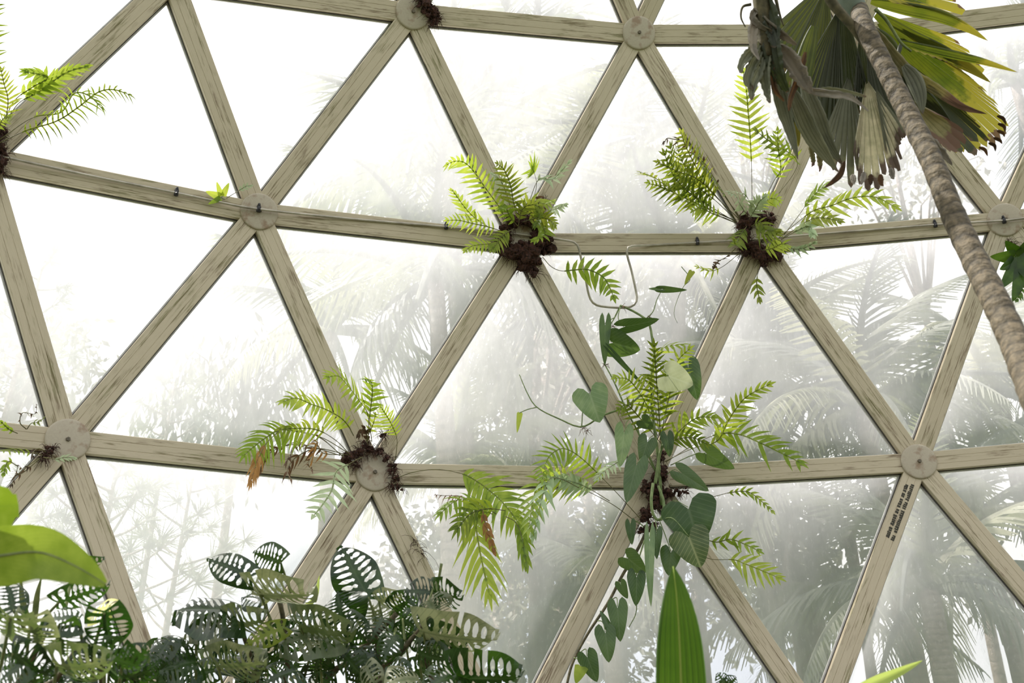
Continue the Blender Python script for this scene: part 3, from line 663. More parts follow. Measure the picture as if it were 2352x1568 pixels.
frond(f, ((1530, 1060), (1610, 1012), (1660, 995), (1700, 998), (1740, 1014), (1790, 1038), (1838, 1062)), .12, .7, 14, 62, 11, 58, 'fern', .35, .2, (.6, 1), wob=.3)
frond(f, ((1518, 1020), (1514, 955), (1509, 890), (1506, 840), (1502, 790)), .12, .6, 17, 60, 8, 66, 'fernold', .1, .2)
frond(f, ((1515, 1010), (1530, 940), (1545, 880), (1556, 830), (1585, 800)), .12, .7, 15, 52, 8, 60, 'fern', .25, .2)
frond(f, ((1510, 1000), (1485, 930), (1460, 890), (1440, 870), (1412, 868)), .12, .6, 13, 50, 9, 60, 'fern', .25, .2)
frond(f, ((1515, 1000), (1500, 900), (1498, 840), (1520, 800), (1570, 790)), .12, .7, 14, 50, 9, 62, 'fern', .35, .2)
frond(f, ((1520, 1020), (1470, 960), (1440, 930), (1420, 940)), .15, .5, 10, 44, 8, 60, 'fernold', .2, .2)
frond(f, ((1525, 1040), (1560, 990), (1600, 960), (1640, 958)), .15, .5, 10, 46, 9, 56, 'fern', .2, .2)
frond(f, ((1520, 1030), (1550, 1010), (1590, 1005), (1625, 1020)), .15, .5, 9, 40, 8, 56, 'fernold', .2, .2)
frond(f, ((1580, 1220), (1640, 1244), (1677, 1238), (1712, 1250), (1745, 1266)), .12, .4, 8, 36, 8, 56, 'fern', .3, .1, wob=.2)
frond(f, ((1560, 1240), (1624, 1281), (1684, 1285), (1710, 1294), (1750, 1310), (1790, 1327)), .12, .4, 8, 50, 9, 56, 'fern', .5, .1, wob=.2)
frond(f, ((1590, 1150), (1640, 1140), (1677, 1131), (1717, 1129), (1748, 1150), (1776, 1176)), .08, .35, 10, 20, 6, 46, 'fern', .4, .2)
frond(f, ((1440, 1040), (1420, 1060), (1390, 1080), (1370, 1100)), .3, .5, 8, 30, 8, 56, 'fernpale', .2, .2)
v = thing('heart_leaf_vine', 'heart-leaved vine climbing from the lower middle hub up to the pipe loop', 'vine', HUB(5, 2))
def stem(pts, r0=.010, r1=None, name='stem', mat='vine', root=v):
    mb = MB(); mb.tube(spline([S(*p) for p in pts], 30), r0, r1, 7); return mb.build(name, M[mat], root)
stem(((1520, 1160, .1), (1511, 1045, .15), (1500, 960, .2), (1495, 880, .25), (1503, 822, .25), (1499, 786, .22), (1492, 745, .18), (1480, 730, .16), (1450, 712, .12), (1424, 701, .1)), .013, .009)
stem(((1505, 1080, .12), (1468, 998, .2), (1440, 945, .25), (1429, 919, .25), (1410, 876, .25), (1387, 833, .25)), .009, .005)
stem(((1495, 880, .25), (1482, 895, .28), (1462, 915, .3), (1435, 935, .32), (1382, 955, .34), (1336, 980, .34), (1285, 962, .34), (1233, 935, .34), (1210, 900, .32), (1193, 860, .3)), .010, .003)
stem(((1233, 935, .34), (1212, 940, .34), (1193, 948, .34)), .004, .003)
stem(((1425, 702, .1), (1412, 728, .12), (1402, 745, .15), (1390, 760, .16)), .007, .004)
stem(((1484, 732, .16), (1500, 715, .16), (1508, 690, .15), (1520, 666, .15)), .005, .0025)
stem(((1565, 612, .1), (1585, 640, .12), (1570, 658, .13), (1555, 690, .13), (1548, 720, .12), (1556, 742, .1)), .0035, .0015)
stem(((1500, 1110, .3), (1496, 1149, .34), (1500, 1180, .34), (1512, 1194, .34), (1523, 1180, .34), (1524, 1150, .32), (1512, 1116, .28)), .012, .010)
stem(((1490, 1210, .12), (1460, 1270, .14), (1430, 1320, .12), (1396, 1385, .12), (1350, 1455, .12), (1316, 1520, .12), (1300, 1580, .12)), .012, .009, mat='woody')
stem(((1480, 1240, .2), (1456, 1330, .2), (1462, 1400, .18), (1445, 1440, .16)), .006, .003)
stem(((1505, 1110, .2), (1516, 1040, .22), (1530, 1010, .22)), .014, .010)
HL = (  # base, tip, width, off base, off tip, material, roll, petiole start
    ((1354, 902), (1377, 968), 82, .42, .46, 'heartlit', 0, ((1336, 978, .34), (1340, 935, .38))),
    ((1533, 862), (1594, 886), 72, .85, .82, 'heartpale', .1, ((1503, 830, .25), (1522, 845, .4))),
    ((1580, 840), (1606, 917), 52, .38, .36, 'heart', -.5, ((1503, 830, .25), (1545, 830, .33))),
    ((1404, 786), (1470, 806), 66, .26, .30, 'heart', .3, ((1402, 748, .15), (1398, 770, .22))),
    ((1390, 742), (1387, 836), 27, .30, .30, 'heart', .2, ((1410, 730, .12), (1400, 735, .22))),
    ((1432, 750), (1517, 737), 34, .3, .34, 'heart', .5, ((1425, 704, .1), (1420, 730, .22))),
    ((1407, 810), (1482, 892), 13, .33, .36, 'heart', .2, None),
    ((1434, 990), (1427, 1070), 42, .42, .44, 'heartlit', -.3, ((1450, 960, .25), (1440, 968, .35))),
    ((1463, 1064), (1438, 1150), 50, .46, .5, 'heart', .2, ((1505, 1080, .12), (1480, 1050, .35))),
    ((1488, 1012), (1474, 1060), 44, .36, .38, 'heart', -.3, ((1500, 1000, .2), (1494, 1004, .3))),
    ((1620, 1040), (1686, 1078), 46, .3, .34, 'heart', .3, ((1540, 1068, .1), (1590, 1045, .2))),
    ((1562, 1084), (1629, 1126), 42, .34, .38, 'heart', -.2, ((1530, 1090, .12), (1548, 1078, .28))),
    ((1580, 1164), (1606, 1250), 126, .50, .52, 'heart', .1, ((1520, 1190, .2), (1545, 1150, .38))),
    ((1581, 1230), (1610, 1302), 92, .56, .56, 'heartvar', -.1, ((1515, 1195, .34), (1545, 1190, .5))),
    ((1541, 1266), (1535, 1320), 48, .36, .36, 'heart', .1, ((1515, 1195, .3), (1532, 1240, .34))),
    ((1492, 1236), (1490, 1390), 24, .5, .5, 'heartlit', .3, ((1500, 1200, .3), (1494, 1220, .4))),
    ((1508, 1222), (1506, 1282), 26, .4, .42, 'heart', .4, ((1505, 1195, .3), (1508, 1210, .36))),
    ((1440, 1280), (1484, 1316), 50, .34, .34, 'heart', .2, ((1458, 1290, .2), (1440, 1270, .28))),
    ((1462, 1322), (1462, 1390), 42, .32, .32, 'heart', -.2, ((1456, 1330, .2), (1464, 1312, .28))),
    ((1418, 1392), (1424, 1472), 46, .3, .3, 'heart', .1, ((1400, 1380, .12), (1416, 1372, .24))),
    ((1390, 1450), (1400, 1520), 48, .3, .3, 'heart', -.2, ((1372, 1425, .12), (1384, 1428, .24))),
    ((1348, 1506), (1370, 1566), 46, .3, .3, 'heart', .2, ((1330, 1500, .12), (1345, 1490, .24))),
    ((1448, 1202), (1450, 1250), 24, .3, .3, 'heart', .3, ((1480, 1210, .12), (1460, 1196, .24))),
    ((1425, 1340), (1440, 1375), 26, .26, .26, 'heart', .4, ((1420, 1345, .12), (1420, 1335, .2))),
    ((1398, 1440), (1380, 1400), 18, .26, .26, 'heart', .5, None),
    ((1194, 948), (1188, 992), 13, .34, .36, 'fern', 0, None),
    ((1520, 664), (1580, 668), 16, .2, .2, 'heart', .3, None), ((1520, 664), (1490, 662), 10, .2, .2, 'heart', .3, None),
    ((1590, 622), (1572, 652), 14, .14, .14, 'fernold', .3, None),
    ((1532, 1000), (1540, 1048), 30, .3, .3, 'heart', -.4, ((1516, 1040, .22), (1524, 1000, .26))),
    ((1475, 965), (1500, 985), 34, .3, .3, 'heart', .4, ((1468, 998, .2), (1466, 972, .26))),
    ((1336, 1530), (1322, 1568), 30, .28, .28, 'fern', .2, ((1318, 1510, .12), (1330, 1515, .2))))
for b, t, w_, a0, a1, mt, rl, pt_ in HL:
    heart(v, b, t, w_ * 1.06, a0, a1, mt, .16, .12, rl, pt_, lobe=.26 if mt.startswith('heart') else .05)
ar = MB()
for cx, cy, zz in ((1430, 702, .12), (1340, 982, .34), (1436, 932, .3), (1388, 838, .25), (1408, 750, .15), (1492, 728, .16), (1348, 988, .34), (1446, 926, .3)):
    c = S(cx, cy, zz)
    for i in range(8):
        d = rv(1).normalized(); ar.tube([c, c + d * .03 + rv(.008), c + d * .05 + rv(.012) + Vector((0, 0, -.02))], .0022, .001, 4)
ar.build('aerial_roots', M['rootlet'], v)
# ------------------------------------------------------------------ pipe
p_ = thing('irrigation_pipe', 'thin metal pipe along the middle row of struts, with a dropped loop', 'pipe', S(1176, 545, .05))
PP = ((-60, 342), (0, 358), (200, 402), (405, 443), (500, 463), (594, 480), (800, 502), (1025, 521), (1150, 533), (1250, 545), (1300, 552), (1318, 556), (1328, 566), (1334, 590), (1345, 640), (1352, 675), (1360, 693), (1375, 702), (1410, 706), (1440, 706), (1456, 700), (1463, 686), (1460, 665), (1450, 620), (1441, 588), (1441, 572), (1452, 565), (1500, 563), (1602, 557), (1700, 552), (1790, 545), (1950, 532), (2148, 516), (2308, 506), (2400, 494))
mb = MB(); mb.tube(spline([S(x, y, .05 if not 1290 < x < 1470 else .10) for x, y in PP], 260), .0095, .0095, 7); mb.build('tube', M['pipe'], p_)
for x, y in ((405, 443), (594, 480), (1025, 520), (1602, 556), (1768, 546), (2148, 516), (2306, 507)):
    c = S(x, y, .05); mb = MB(); dn = Vector((0, 0, -1)); 
    mb.tube([c + Vector((0, 0, .022)), c - Vector((0, 0, .02))], .016, .016, 8); mb.tube([c + Vector((0, 0, .03)), c + Vector((0, 0, .046))], .012, .009, 8)
    t_ = inward(c); mb.tube([c, c + t_ * .03 + dn * .015], .012, .008, 8)
    mb.build('nozzle', M['nozzle'], p_, smooth=False)
# ------------------------------------------------------------------ swiss cheese plants
def floorpt(x, y, z):
    p = Z(x, y, z); return Vector((p.x, p.y, 0))
def woody(root, pts, r0=.022, r1=.014, to_floor=None):
    P = [Z(*p) for p in pts]
    if to_floor is not None: P = [Vector((P[0].x + to_floor[0], P[0].y + to_floor[1], 0)), Vector((P[0].x + to_floor[0] * .4, P[0].y + to_floor[1] * .4, P[0].z * .6))] + P
    mb = MB(); mb.tube(spline(P, 30), r0, r1, 8, rf=lambda f, i: 1 + .1 * math.sin(i * 2.1)); return mb.build('stem', M['woody'], root)
CG = 'swiss cheese plants along the bottom edge'
a = thing('swiss_cheese_plant', 'swiss cheese plant raising two perforated leaves highest against white glass', 'plant', floorpt(560, 1568, 5.0), CG)
b = thing('swiss_cheese_plant', 'swiss cheese plant with a ragged upright leaf standing between two converging struts', 'plant', floorpt(800, 1568, 5.2), CG)
c = thing('swiss_cheese_plant', 'swiss cheese plant with a drooping leaf coloured as if sunlit, nearest the heart-leaved vine', 'plant', floorpt(1000, 1568, 5.0), CG)
d = thing('swiss_cheese_plant', 'dark swiss cheese plant under the glowing broad leaves in the corner', 'plant', floorpt(100, 1568, 4.0), CG)
woody(a, ((600, 1640, 5.1), (585, 1540, 5.05), (560, 1460, 5.0)), .02, .012, (.1, .2))
woody(a, ((640, 1640, 5.2), (660, 1540, 5.2), (650, 1420, 5.2), (640, 1370, 5.2)), .022, .014, (.1, .3))
woody(b, ((740, 1600, 5.2), (800, 1520, 5.2), (870, 1450, 5.2), (910, 1410, 5.15)), .024, .014, (.1, .2))
woody(b, ((860, 1590, 5.25), (868, 1500, 5.25), (858, 1440, 5.2)), .020, .012, (0, .2))
woody(c, ((870, 1580, 5.0), (910, 1510, 5.0), (960, 1450, 5.0), (985, 1410, 5.0)), .022, .012, (.1, .2))
woody(c, ((1000, 1620, 5.0), (990, 1560, 5.0), (975, 1500, 5.0)), .02, .012, (.1, .2))
woody(d, ((20, 1640, 4.1), (60, 1540, 4.1), (100, 1460, 4.0)), .02, .012, (.1, .2))
woody(d, ((60, 1640, 4.1), (130, 1560, 4.0), (180, 1480, 4.0)), .018, .01, (.1, .2))
woody(d, ((240, 1640, 4.1), (230, 1560, 4.0), (240, 1500, 4.0)), .018, .01, (.1, .2))
L_ = [  # plant, base, tip, width, depth base, depth tip, mat, roll, droop, petiole start
    (a, (572, 1322), (472, 1278), 74, 4.95, 5.0, 'mon', .2, .1, (605, 1368, 5.0)),
    (a, (644, 1290), (580, 1268), 74, 5.0, 5.0, 'mon', -.1, .05, (668, 1360, 5.1)),
    (a, (600, 1368), (632, 1322), 56, 5.1, 5.2, 'monlit', .5, .2, (612, 1400, 5.1)),
    (a, (540, 1402), (404, 1388), 92, 4.9, 4.8, 'mon', 1.15, .1, (545, 1500, 5.0)),
    (a, (598, 1366), (708, 1372), 72, 5.0, 4.85, 'monlit', 1.2, .05, (625, 1430, 5.1)),
    (a, (610, 1380), (552, 1362), 60, 5.15, 5.2, 'mon', .6, .2, (625, 1450, 5.1)),
    (a, (515, 1425), (425, 1440), 66, 4.9, 4.8, 'monlit', 1.05, .2, (530, 1480, 5.0)),
    (a, (535, 1432), (600, 1440), 60, 4.9, 4.8, 'monlit', 1.1, .2, (545, 1500, 5.0)),
    (a, (650, 1440), (565, 1475), 56, 4.85, 4.75, 'fernold', .3, .2, (660, 1500, 5.0)),
    (a, (430, 1480), (350, 1478), 60, 4.8, 4.7, 'mon', 1.0, .2, (440, 1560, 4.9)),
    (a, (450, 1470), (520, 1430), 66, 4.8, 4.9, 'mon', .9, .2, (450, 1560, 4.9)),
    (a, (520, 1440), (528, 1482), 44, 4.9, 4.9, 'mon', .5, .1, (530, 1430, 5.0)),
    (a, (500, 1530), (592, 1538), 80, 4.7, 4.6, 'monlit', 1.0, .2, (520, 1600, 4.8)),
    (a, (450, 1520), (364, 1528), 84, 4.7, 4.6, 'mon', .9, .2, (470, 1600, 4.8)),
    (a, (680, 1540), (596, 1560), 80, 4.7, 4.6, 'mon', .8, .2, (690, 1600, 4.8)),
    (a, (390, 1470), (340, 1530), 50, 4.7, 4.6, 'mon', .8, .2, (410, 1560, 4.8)),
    (b, (846, 1370), (782, 1252), 112, 5.2, 5.25, 'mon', .3, .0, (868, 1440, 5.2)),
    (b, (786, 1422), (770, 1358), 122, 5.1, 5.15, 'mon', -.6, .1, (800, 1490, 5.2)),
    (b, (760, 1450), (640, 1468), 76, 5.0, 4.85, 'monlit', 1.15, .1, (790, 1510, 5.2)),
    (b, (690, 1440), (795, 1470), 70, 4.95, 4.8, 'monlit', 1.15, .15, (720, 1520, 5.1)),
    (b, (795, 1425), (835, 1470), 64, 5.0, 4.9, 'mon', .5, .2, (800, 1490, 5.1)),
    (b, (735, 1500), (720, 1546), 54, 4.9, 4.9, 'mon', .4, .1, (740, 1580, 5.0)),
    (b, (870, 1380), (910, 1376), 48, 5.2, 5.1, 'monlit', .7, .2, (880, 1430, 5.2)),
    (b, (905, 1400), (950, 1378), 66, 5.15, 5.1, 'mon', .5, .3, (905, 1440, 5.2)),
    (b, (880, 1420), (850, 1460), 60, 5.1, 5.0, 'mon', .5, .3, (890, 1450, 5.2)),
    (b, (905, 1460), (880, 1510), 60, 5.0, 4.9, 'mon', .3, .3, (910, 1440, 5.2)),
    (b, (860, 1500), (800, 1530), 66, 5.0, 4.9, 'mon', .5, .3, (868, 1560, 5.1)),
    (b, (790, 1500), (830, 1560), 66, 4.9, 4.8, 'mon', .4, .3, (800, 1590, 5.0)),
    (b, (840, 1530), (862, 1580), 56, 4.8, 4.7, 'monlit', .5, .3, (846, 1600, 5.0)),
    (b, (720, 1420), (650, 1410), 60, 5.2, 5.2, 'mon', .7, .2, (730, 1480, 5.2)),
    (b, (900, 1530), (930, 1568), 66, 4.9, 4.8, 'mon', .4, .3, (905, 1590, 5.0)),
    (c, (1002, 1362), (936, 1350), 74, 5.0, 4.95, 'mon', .5, .3, (1014, 1294, 5.0)),
    (c, (985, 1380), (1005, 1422), 94, 4.9, 4.85, 'monlit', .45, .1, (1000, 1340, 5.0)),
    (c, (1000, 1362), (1046, 1378), 60, 4.95, 4.85, 'mon', .9, .2, (1008, 1330, 5.0)),
    (c, (972, 1450), (1132, 1492), 84, 4.85, 4.75, 'monlit', 1.05, .15, (985, 1520, 5.0)),
    (c, (985, 1462), (1060, 1500), 74, 4.9, 4.85, 'mon', .9, .2, (990, 1540, 5.0)),
    (c, (960, 1500), (1025, 1520), 80, 4.9, 4.8, 'mon', .4, .2, (970, 1560, 5.0)),
    (c, (950, 1450), (985, 1490), 66, 5.0, 4.95, 'mon', .3, .2, (960, 1460, 5.0)),
    (c, (925, 1420), (962, 1450), 60, 5.05, 5.0, 'mon', .4, .2, (930, 1470, 5.0)),
    (c, (1050, 1555), (1190, 1574), 100, 4.6, 4.5, 'mon', 1.0, .15, (1040, 1640, 4.8)),
    (c, (1060, 1550), (980, 1562), 90, 4.6, 4.5, 'mon', .9, .2, (1050, 1640, 4.8)),
    (c, (960, 1560), (900, 1556), 80, 4.7, 4.6, 'monlit', .9, .2, (980, 1640, 4.8)),
    (d, (136, 1382), (246, 1350), 62, 3.95, 3.9, 'mon', .5, .1, (100, 1420, 4.0)),
    (d, (240, 1406), (258, 1492), 104, 3.8, 3.85, 'mon', .3, -.05, (215, 1490, 3.95)),
    (d, (24, 1418), (20, 1500), 120, 3.6, 3.7, 'monlit', .55, .2, (0, 1540, 3.9)),
    (d, (70, 1420), (85, 1500), 90, 3.65, 3.7, 'monlit', .7, .2, (60, 1520, 3.9)),
    (d, (30, 1400), (18, 1322), 84, 3.9, 3.95, 'mon', .4, .2, (60, 1450, 4.0)),
    (d, (180, 1420), (100, 1412), 66, 3.8, 3.75, 'mon', 1.0, .2, (190, 1480, 3.95)),
    (d, (135, 1435), (140, 1520), 100, 3.75, 3.8, 'mon', .4, .2, (130, 1480, 3.95)),
    (d, (250, 1395), (184, 1405), 52, 4.1, 4.15, 'monyel', .8, .3, (235, 1440, 4.0)),
    (d, (130, 1530), (240, 1540), 80, 3.6, 3.55, 'monlit', 1.0, .2, (120, 1600, 3.8)),
    (d, (240, 1500), (310, 1540), 76, 3.7, 3.65, 'mon', .8, .2, (240, 1580, 3.9)),
    (d, (210, 1480), (190, 1550), 66, 3.75, 3.75, 'mon', .5, .2, (215, 1560, 3.9)),
    (d, (30, 1500), (100, 1560), 76, 3.6, 3.55, 'mon', .8, .2, (20, 1600, 3.8)),
    (d, (60, 1520), (-10, 1560), 76, 3.6, 3.55, 'mon', .8, .2, (70, 1600, 3.8)),
    (d, (170, 1300), (236, 1296), 30, 4.3, 4.3, 'mon', .9, .2, (150, 1400, 4.2)),
    (d, (280, 1530), (340, 1500), 60, 3.8, 3.8, 'mon', .9, .2, (270, 1600, 3.9))]
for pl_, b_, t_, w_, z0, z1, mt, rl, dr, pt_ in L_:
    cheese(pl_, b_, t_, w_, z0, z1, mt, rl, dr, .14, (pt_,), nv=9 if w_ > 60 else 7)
random.seed(5)
for i in range(64):                                             # the thicket behind, down to the frame's lower edge
    x = rnd(330, 1010) if i > 14 else rnd(-20, 330); left = i <= 14
    lo = 1490 if left else 1470 - 40 * math.exp(-((x - 860) / 130) ** 2) + (40 if x < 480 else 0)
    y = rnd(lo, 1600); an = rnd(0, 2 * PI); l = rnd(45, 80); z = (rnd(4.0, 4.4) if left else rnd(5.0, 5.6))
    rt = d if left else (a if x < 640 else (b if x < 900 else c))
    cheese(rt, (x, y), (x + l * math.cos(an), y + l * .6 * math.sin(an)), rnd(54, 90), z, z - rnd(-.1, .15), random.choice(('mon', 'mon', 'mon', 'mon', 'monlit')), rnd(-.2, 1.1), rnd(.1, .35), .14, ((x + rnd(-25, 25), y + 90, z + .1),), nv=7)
for rt, p in ((a, ((690, 1395, 5.2), (722, 1375, 5.2), (734, 1320, 5.2))), (d, ((70, 1440, 4.1), (52, 1380, 4.1), (47, 1320, 4.1))), (d, ((78, 1440, 4.1), (85, 1370, 4.1), (96, 1322, 4.1)))):
    strap(rt, [q[:2] for q in p], 11 if rt is a else 14, p[0][2], p[0][2], 'petiole' if rt is d else 'strap', .3, name='young_leaf')
# ------------------------------------------------------------------ broad glowing leaves, upright leaf, strap leaf, corner sprig
g = thing('broad_leaved_plant', 'plant with two big glowing lime-green leaves reaching in from the left edge', 'plant', floorpt(-260, 1500, 2.9))
def broad(root, mid, W, z0, z1, roll, name='leaf', prof=None, mat='broad'):
    return strap(root, mid, W, z0, z1, mat, .12, 0, name, roll, prof or (lambda t: (math.sin(PI * (t * .94 + .05)) ** .62) * (1 - .25 * t)))
lf = broad(g, ((-190, 1340), (-100, 1290), (0, 1276), (90, 1268), (170, 1298), (243, 1341)), 158, 3.0, 2.85, .15)
mb = MB(); mb.tube([q + (CAM - q).normalized() * .006 for q in spline([Z(x, y, 3.0 - .15 * i / 5) for i, (x, y) in enumerate(((-190, 1340), (-100, 1290), (0, 1276), (90, 1268), (170, 1298), (243, 1341)))], 24)], .007, .0015, 6); mb.build('midrib', M['petiole'], lf)
broad(g, ((-150, 1210), (-90, 1180), (-30, 1165), (43, 1160)), 120, 3.05, 3.0, .2, prof=lambda t: math.sin(PI * (t * .80 + .08)) ** .6 if t < .95 else .45)
mb = MB(); mb.tube(spline([Vector((Z(-260, 1500, 2.9).x, Z(-260, 1500, 2.9).y, 0)), Z(-260, 1500, 2.95), Z(-215, 1400, 3.0), Z(-190, 1340, 3.0)], 20), .018, .01, 8); mb.build('stem', M['petiole'], g)
mb = MB(); mb.tube(spline([Z(-260, 1500, 2.95), Z(-220, 1340, 3.02), Z(-150, 1210, 3.05)], 14), .013, .009, 8); mb.build('stem', M['petiole'], g)
g = thing('upright_leaved_plant', 'tall upright ribbed green leaf with a pointed tip, standing under the heart-leaved vine', 'plant', floorpt(1566, 2100, 3.4))
UL = ((1569, 2050), (1568, 1900), (1567, 1740), (1565, 1600), (1560, 1460), (1554, 1370), (1546, 1300))
lf = strap(g, UL, 118, 3.35, 3.5, 'upright', .10, 9, 'leaf', .12, lambda t: (min(1, .25 + t * 2.2) if t < .4 else 1) * max(0.02, (1 - max(0, (t - .5) / .5) ** 3)) ** .85)
mb = MB(); mb.tube([q + (CAM - q).normalized() * .004 for q in spline([Z(x, y, 3.35 + .15 * i / 6) for i, (x, y) in enumerate(UL)], 24)], .010, .0015, 6); mb.build('midrib', M['strap'], lf)
bp = Z(1569, 2050, 3.35); mb = MB(); mb.tube([bp, Vector((bp.x, bp.y + .1, bp.z * .5)), Vector((bp.x, bp.y + .1, 0))], .014, .02, 8); mb.build('stem', M['petiole'], g)
g = thing('strap_leaf', 'slim pale green leaf tip rising at the bottom edge, right of the upright leaf', 'leaf', floorpt(1930, 1700, 3.6))
strap(g, ((1900, 1640), (1960, 1595), (2010, 1566), (2060, 1544), (2120, 1516)), 30, 3.6, 3.7, 'strap', .35, 0, 'blade', .3)
bp = Z(1900, 1640, 3.6); mb = MB(); mb.tube([bp, Vector((bp.x - .1, bp.y, bp.z * .5)), Vector((bp.x - .1, bp.y, 0))], .008, .012, 8); mb.build('stem', M['petiole'], g)
g = thing('perforated_sprig', 'small dark perforated sprig at the bottom edge beside the upright ribbed leaf', 'plant', floorpt(1670, 1640, 4.8))
for b_, t_ in (((1668, 1572), (1650, 1546)), ((1672, 1574), (1692, 1556)), ((1660, 1580), (1684, 1568))): cheese(g, b_, t_, 34, 4.8, 4.8, 'mon', .4, .1, .1, ((1675, 1640, 4.8),), nv=6)
bp = Z(1675, 1640, 4.8); mb = MB(); mb.tube([bp, Vector((bp.x, bp.y, 0))], .008, .012, 6); mb.build('stem', M['petiole'], g)
# ------------------------------------------------------------------ fan palm
TR = ((1972, 20), (1985, 60), (2040, 170), (2095, 280), (2142, 375), (2188, 490), (2238, 595), (2286, 690), (2332, 790), (2365, 870))
g = thing('fan_palm', 'palm with a ringed brown trunk and ragged pleated fan leaves, inside the dome', 'palm', floorpt(2420, 1100, 3.4))
P = [Z(x, y, 5.3 + (3.45 - 5.3) * (i / 9) ** 1.05) for i, (x, y) in enumerate(TR)]
bt = P[-1]; P += [bt + (P[-1] - P[-3]).normalized() * .6, Vector((bt.x + .25, bt.y - .35, .3)), Vector((bt.x + .27, bt.y - .37, 0))]
mb = MB(); mb.tube(spline(P, 150), .045, .062, 20, rf=lambda f, i: 1 + .035 * (i % 2) + .03 * math.sin(i * 1.7)); tr_ = mb.build('trunk', M['trunk'], g)
mb = MB(); mb.tube(spline([Z(1988, 66, 5.28), Z(1962, 20, 5.3), Z(1944, -20, 5.3), Z(1925, -120, 5.4)], 12), .05, .10, 14); mb.build('crownshaft', M['shaft'], g)
def twig(pts, z, r0=.012, r1=.006, mat='woody', name='petiole'):
    mb = MB(); mb.tube(spline([Z(x, y, z) for x, y in pts], 16), r0, r1, 7); return mb.build(name, M[mat], g)
twig(((1890, -30), (1915, 12), (1950, 52), (1985, 100), (2005, 140)), 5.15, .03, .018)
twig(((2010, 20), (2035, 45), (2068, 96), (2093, 118)), 5.3, .010, .006, 'petiole')
twig(((1980, 70), (2010, 110), (2050, 150), (2100, 175)), 5.2, .014, .008)
twig(((1975, 50), (2000, 90), (2020, 150), (2032, 170)), 5.18, .010, .008)
twig(((1745, -40), (1752, 40), (1762, 130)), 4.85, .045, .03, 'woody')
twig(((1725, 10), (1706, 16), (1702, 40), (1712, 62)), 4.85, .008, .003, 'woody'); twig(((1780, -10), (1790, 30), (1800, 60)), 4.85, .010, .003, 'woody')
# dark green fans behind
blade(g, (1915, -60), ((1776, 60), (1776, 140), (1794, 200), (1826, 212), (1862, 190), (1900, 120)), 5.6, 5.62, 11, 'palm', .08, split=.03)
blade(g, (1900, -40), ((1806, 150), (1818, 240), (1850, 262), (1880, 240), (1925, 160)), 5.5, 5.5, 9, 'palm', .06, split=.03)
blade(g, (1935, -10), ((1850, 190), (1858, 262), (1885, 296), (1930, 300), (1962, 290), (1990, 180)), 5.45, 5.38, 15, 'palm', .05, zig=.9, split=.03)
blade(g, (1925, 20), ((1836, 170), (1846, 250), (1872, 292), (1905, 298), (1940, 200)), 5.42, 5.32, 12, 'palm', .05, zig=.9, split=.04)
blade(g, (1975, 60), ((1962, 200), (1980, 258), (2010, 284), (2040, 296), (2066, 230)), 5.45, 5.35, 10, 'palm', .05, zig=.9, split=.03)
blade(g, (1990, 100), ((1994, 230), (2014, 278), (2044, 300), (2078, 304), (2090, 240)), 5.38, 5.3, 9, 'palm', .05, split=.03)
blade(g, (2005, 40), ((2100, 118), (2190, 150), (2256, 200), (2308, 268), (2306, 300), (2290, 326), (2240, 350), (2190, 354)), 5.6, 5.4, 24, 'palmyel', .03, zig=.5, split=.02)
blade(g, (2000, 80), ((2150, 190), (2200, 240), (2250, 290), (2262, 330), (2222, 350), (2170, 345), (2110, 270), (2070, 200)), 5.5, 5.32, 18, 'palm', .04, split=.02)
blade(g, (2000, 20), ((2180, 82), (2240, 130), (2266, 160), (2270, 184), (2250, 176), (2120, 110)), 5.55, 5.45, 9, 'palmyel', .05, split=.02)
strap(g, ((2010, 34), (2090, 86), (2170, 124), (2230, 158), (2276, 190)), 36, 5.5, 5.4, 'palmyel', .3, 4)
blade(g, (1980, -40), ((2120, -40), (2190, -10), (2204, 12), (2210, 36), (2150, 26), (2050, 6)), 5.4, 5.35, 9, 'palmyel', .05, split=.03)
strap(g, ((2000, 4), (2080, 20), (2160, 38), (2220, 64), (2270, 94)), 30, 5.4, 5.3, 'palmyel', .35, 3)
strap(g, ((2066, 95), (2130, 112), (2200, 128), (2260, 142), (2338, 166)), 20, 5.35, 5.25, 'palmyel', .4, 2)
strap(g, ((2070, 98), (2066, 115), (2064, 128)), 10, 5.35, 5.3, 'palm', .3, 2)
strap(g, ((1990, 60), (2040, 100), (2060, 140), (2068, 180)), 30, 5.45, 5.4, 'palm', .3, 3)
strap(g, ((2000, 60), (2080, 160), (2150, 205), (2210, 245), (2268, 262)), 30, 5.2, 5.1, 'palmbrown', .3, 4, ragged=.1)
strap(g, ((2040, 110), (2090, 190), (2140, 240), (2190, 290)), 40, 5.3, 5.25, 'palm', .3, 4)
strap(g, ((2076, 150), (2098, 180), (2112, 215), (2120, 262)), 36, 5.15, 5.05, 'palmgrey', .3, 4)
blade(g, (2085, 225), ((2150, 262), (2196, 284), (2210, 316), (2206, 348), (2170, 338), (2118, 300)), 5.2, 5.12, 9, 'palmbrown', .08, split=.02)
strap(g, ((2110, 290), (2140, 330), (2165, 352), (2188, 380)), 26, 5.15, 5.1, 'palmdead', .4, 3, ragged=.2)
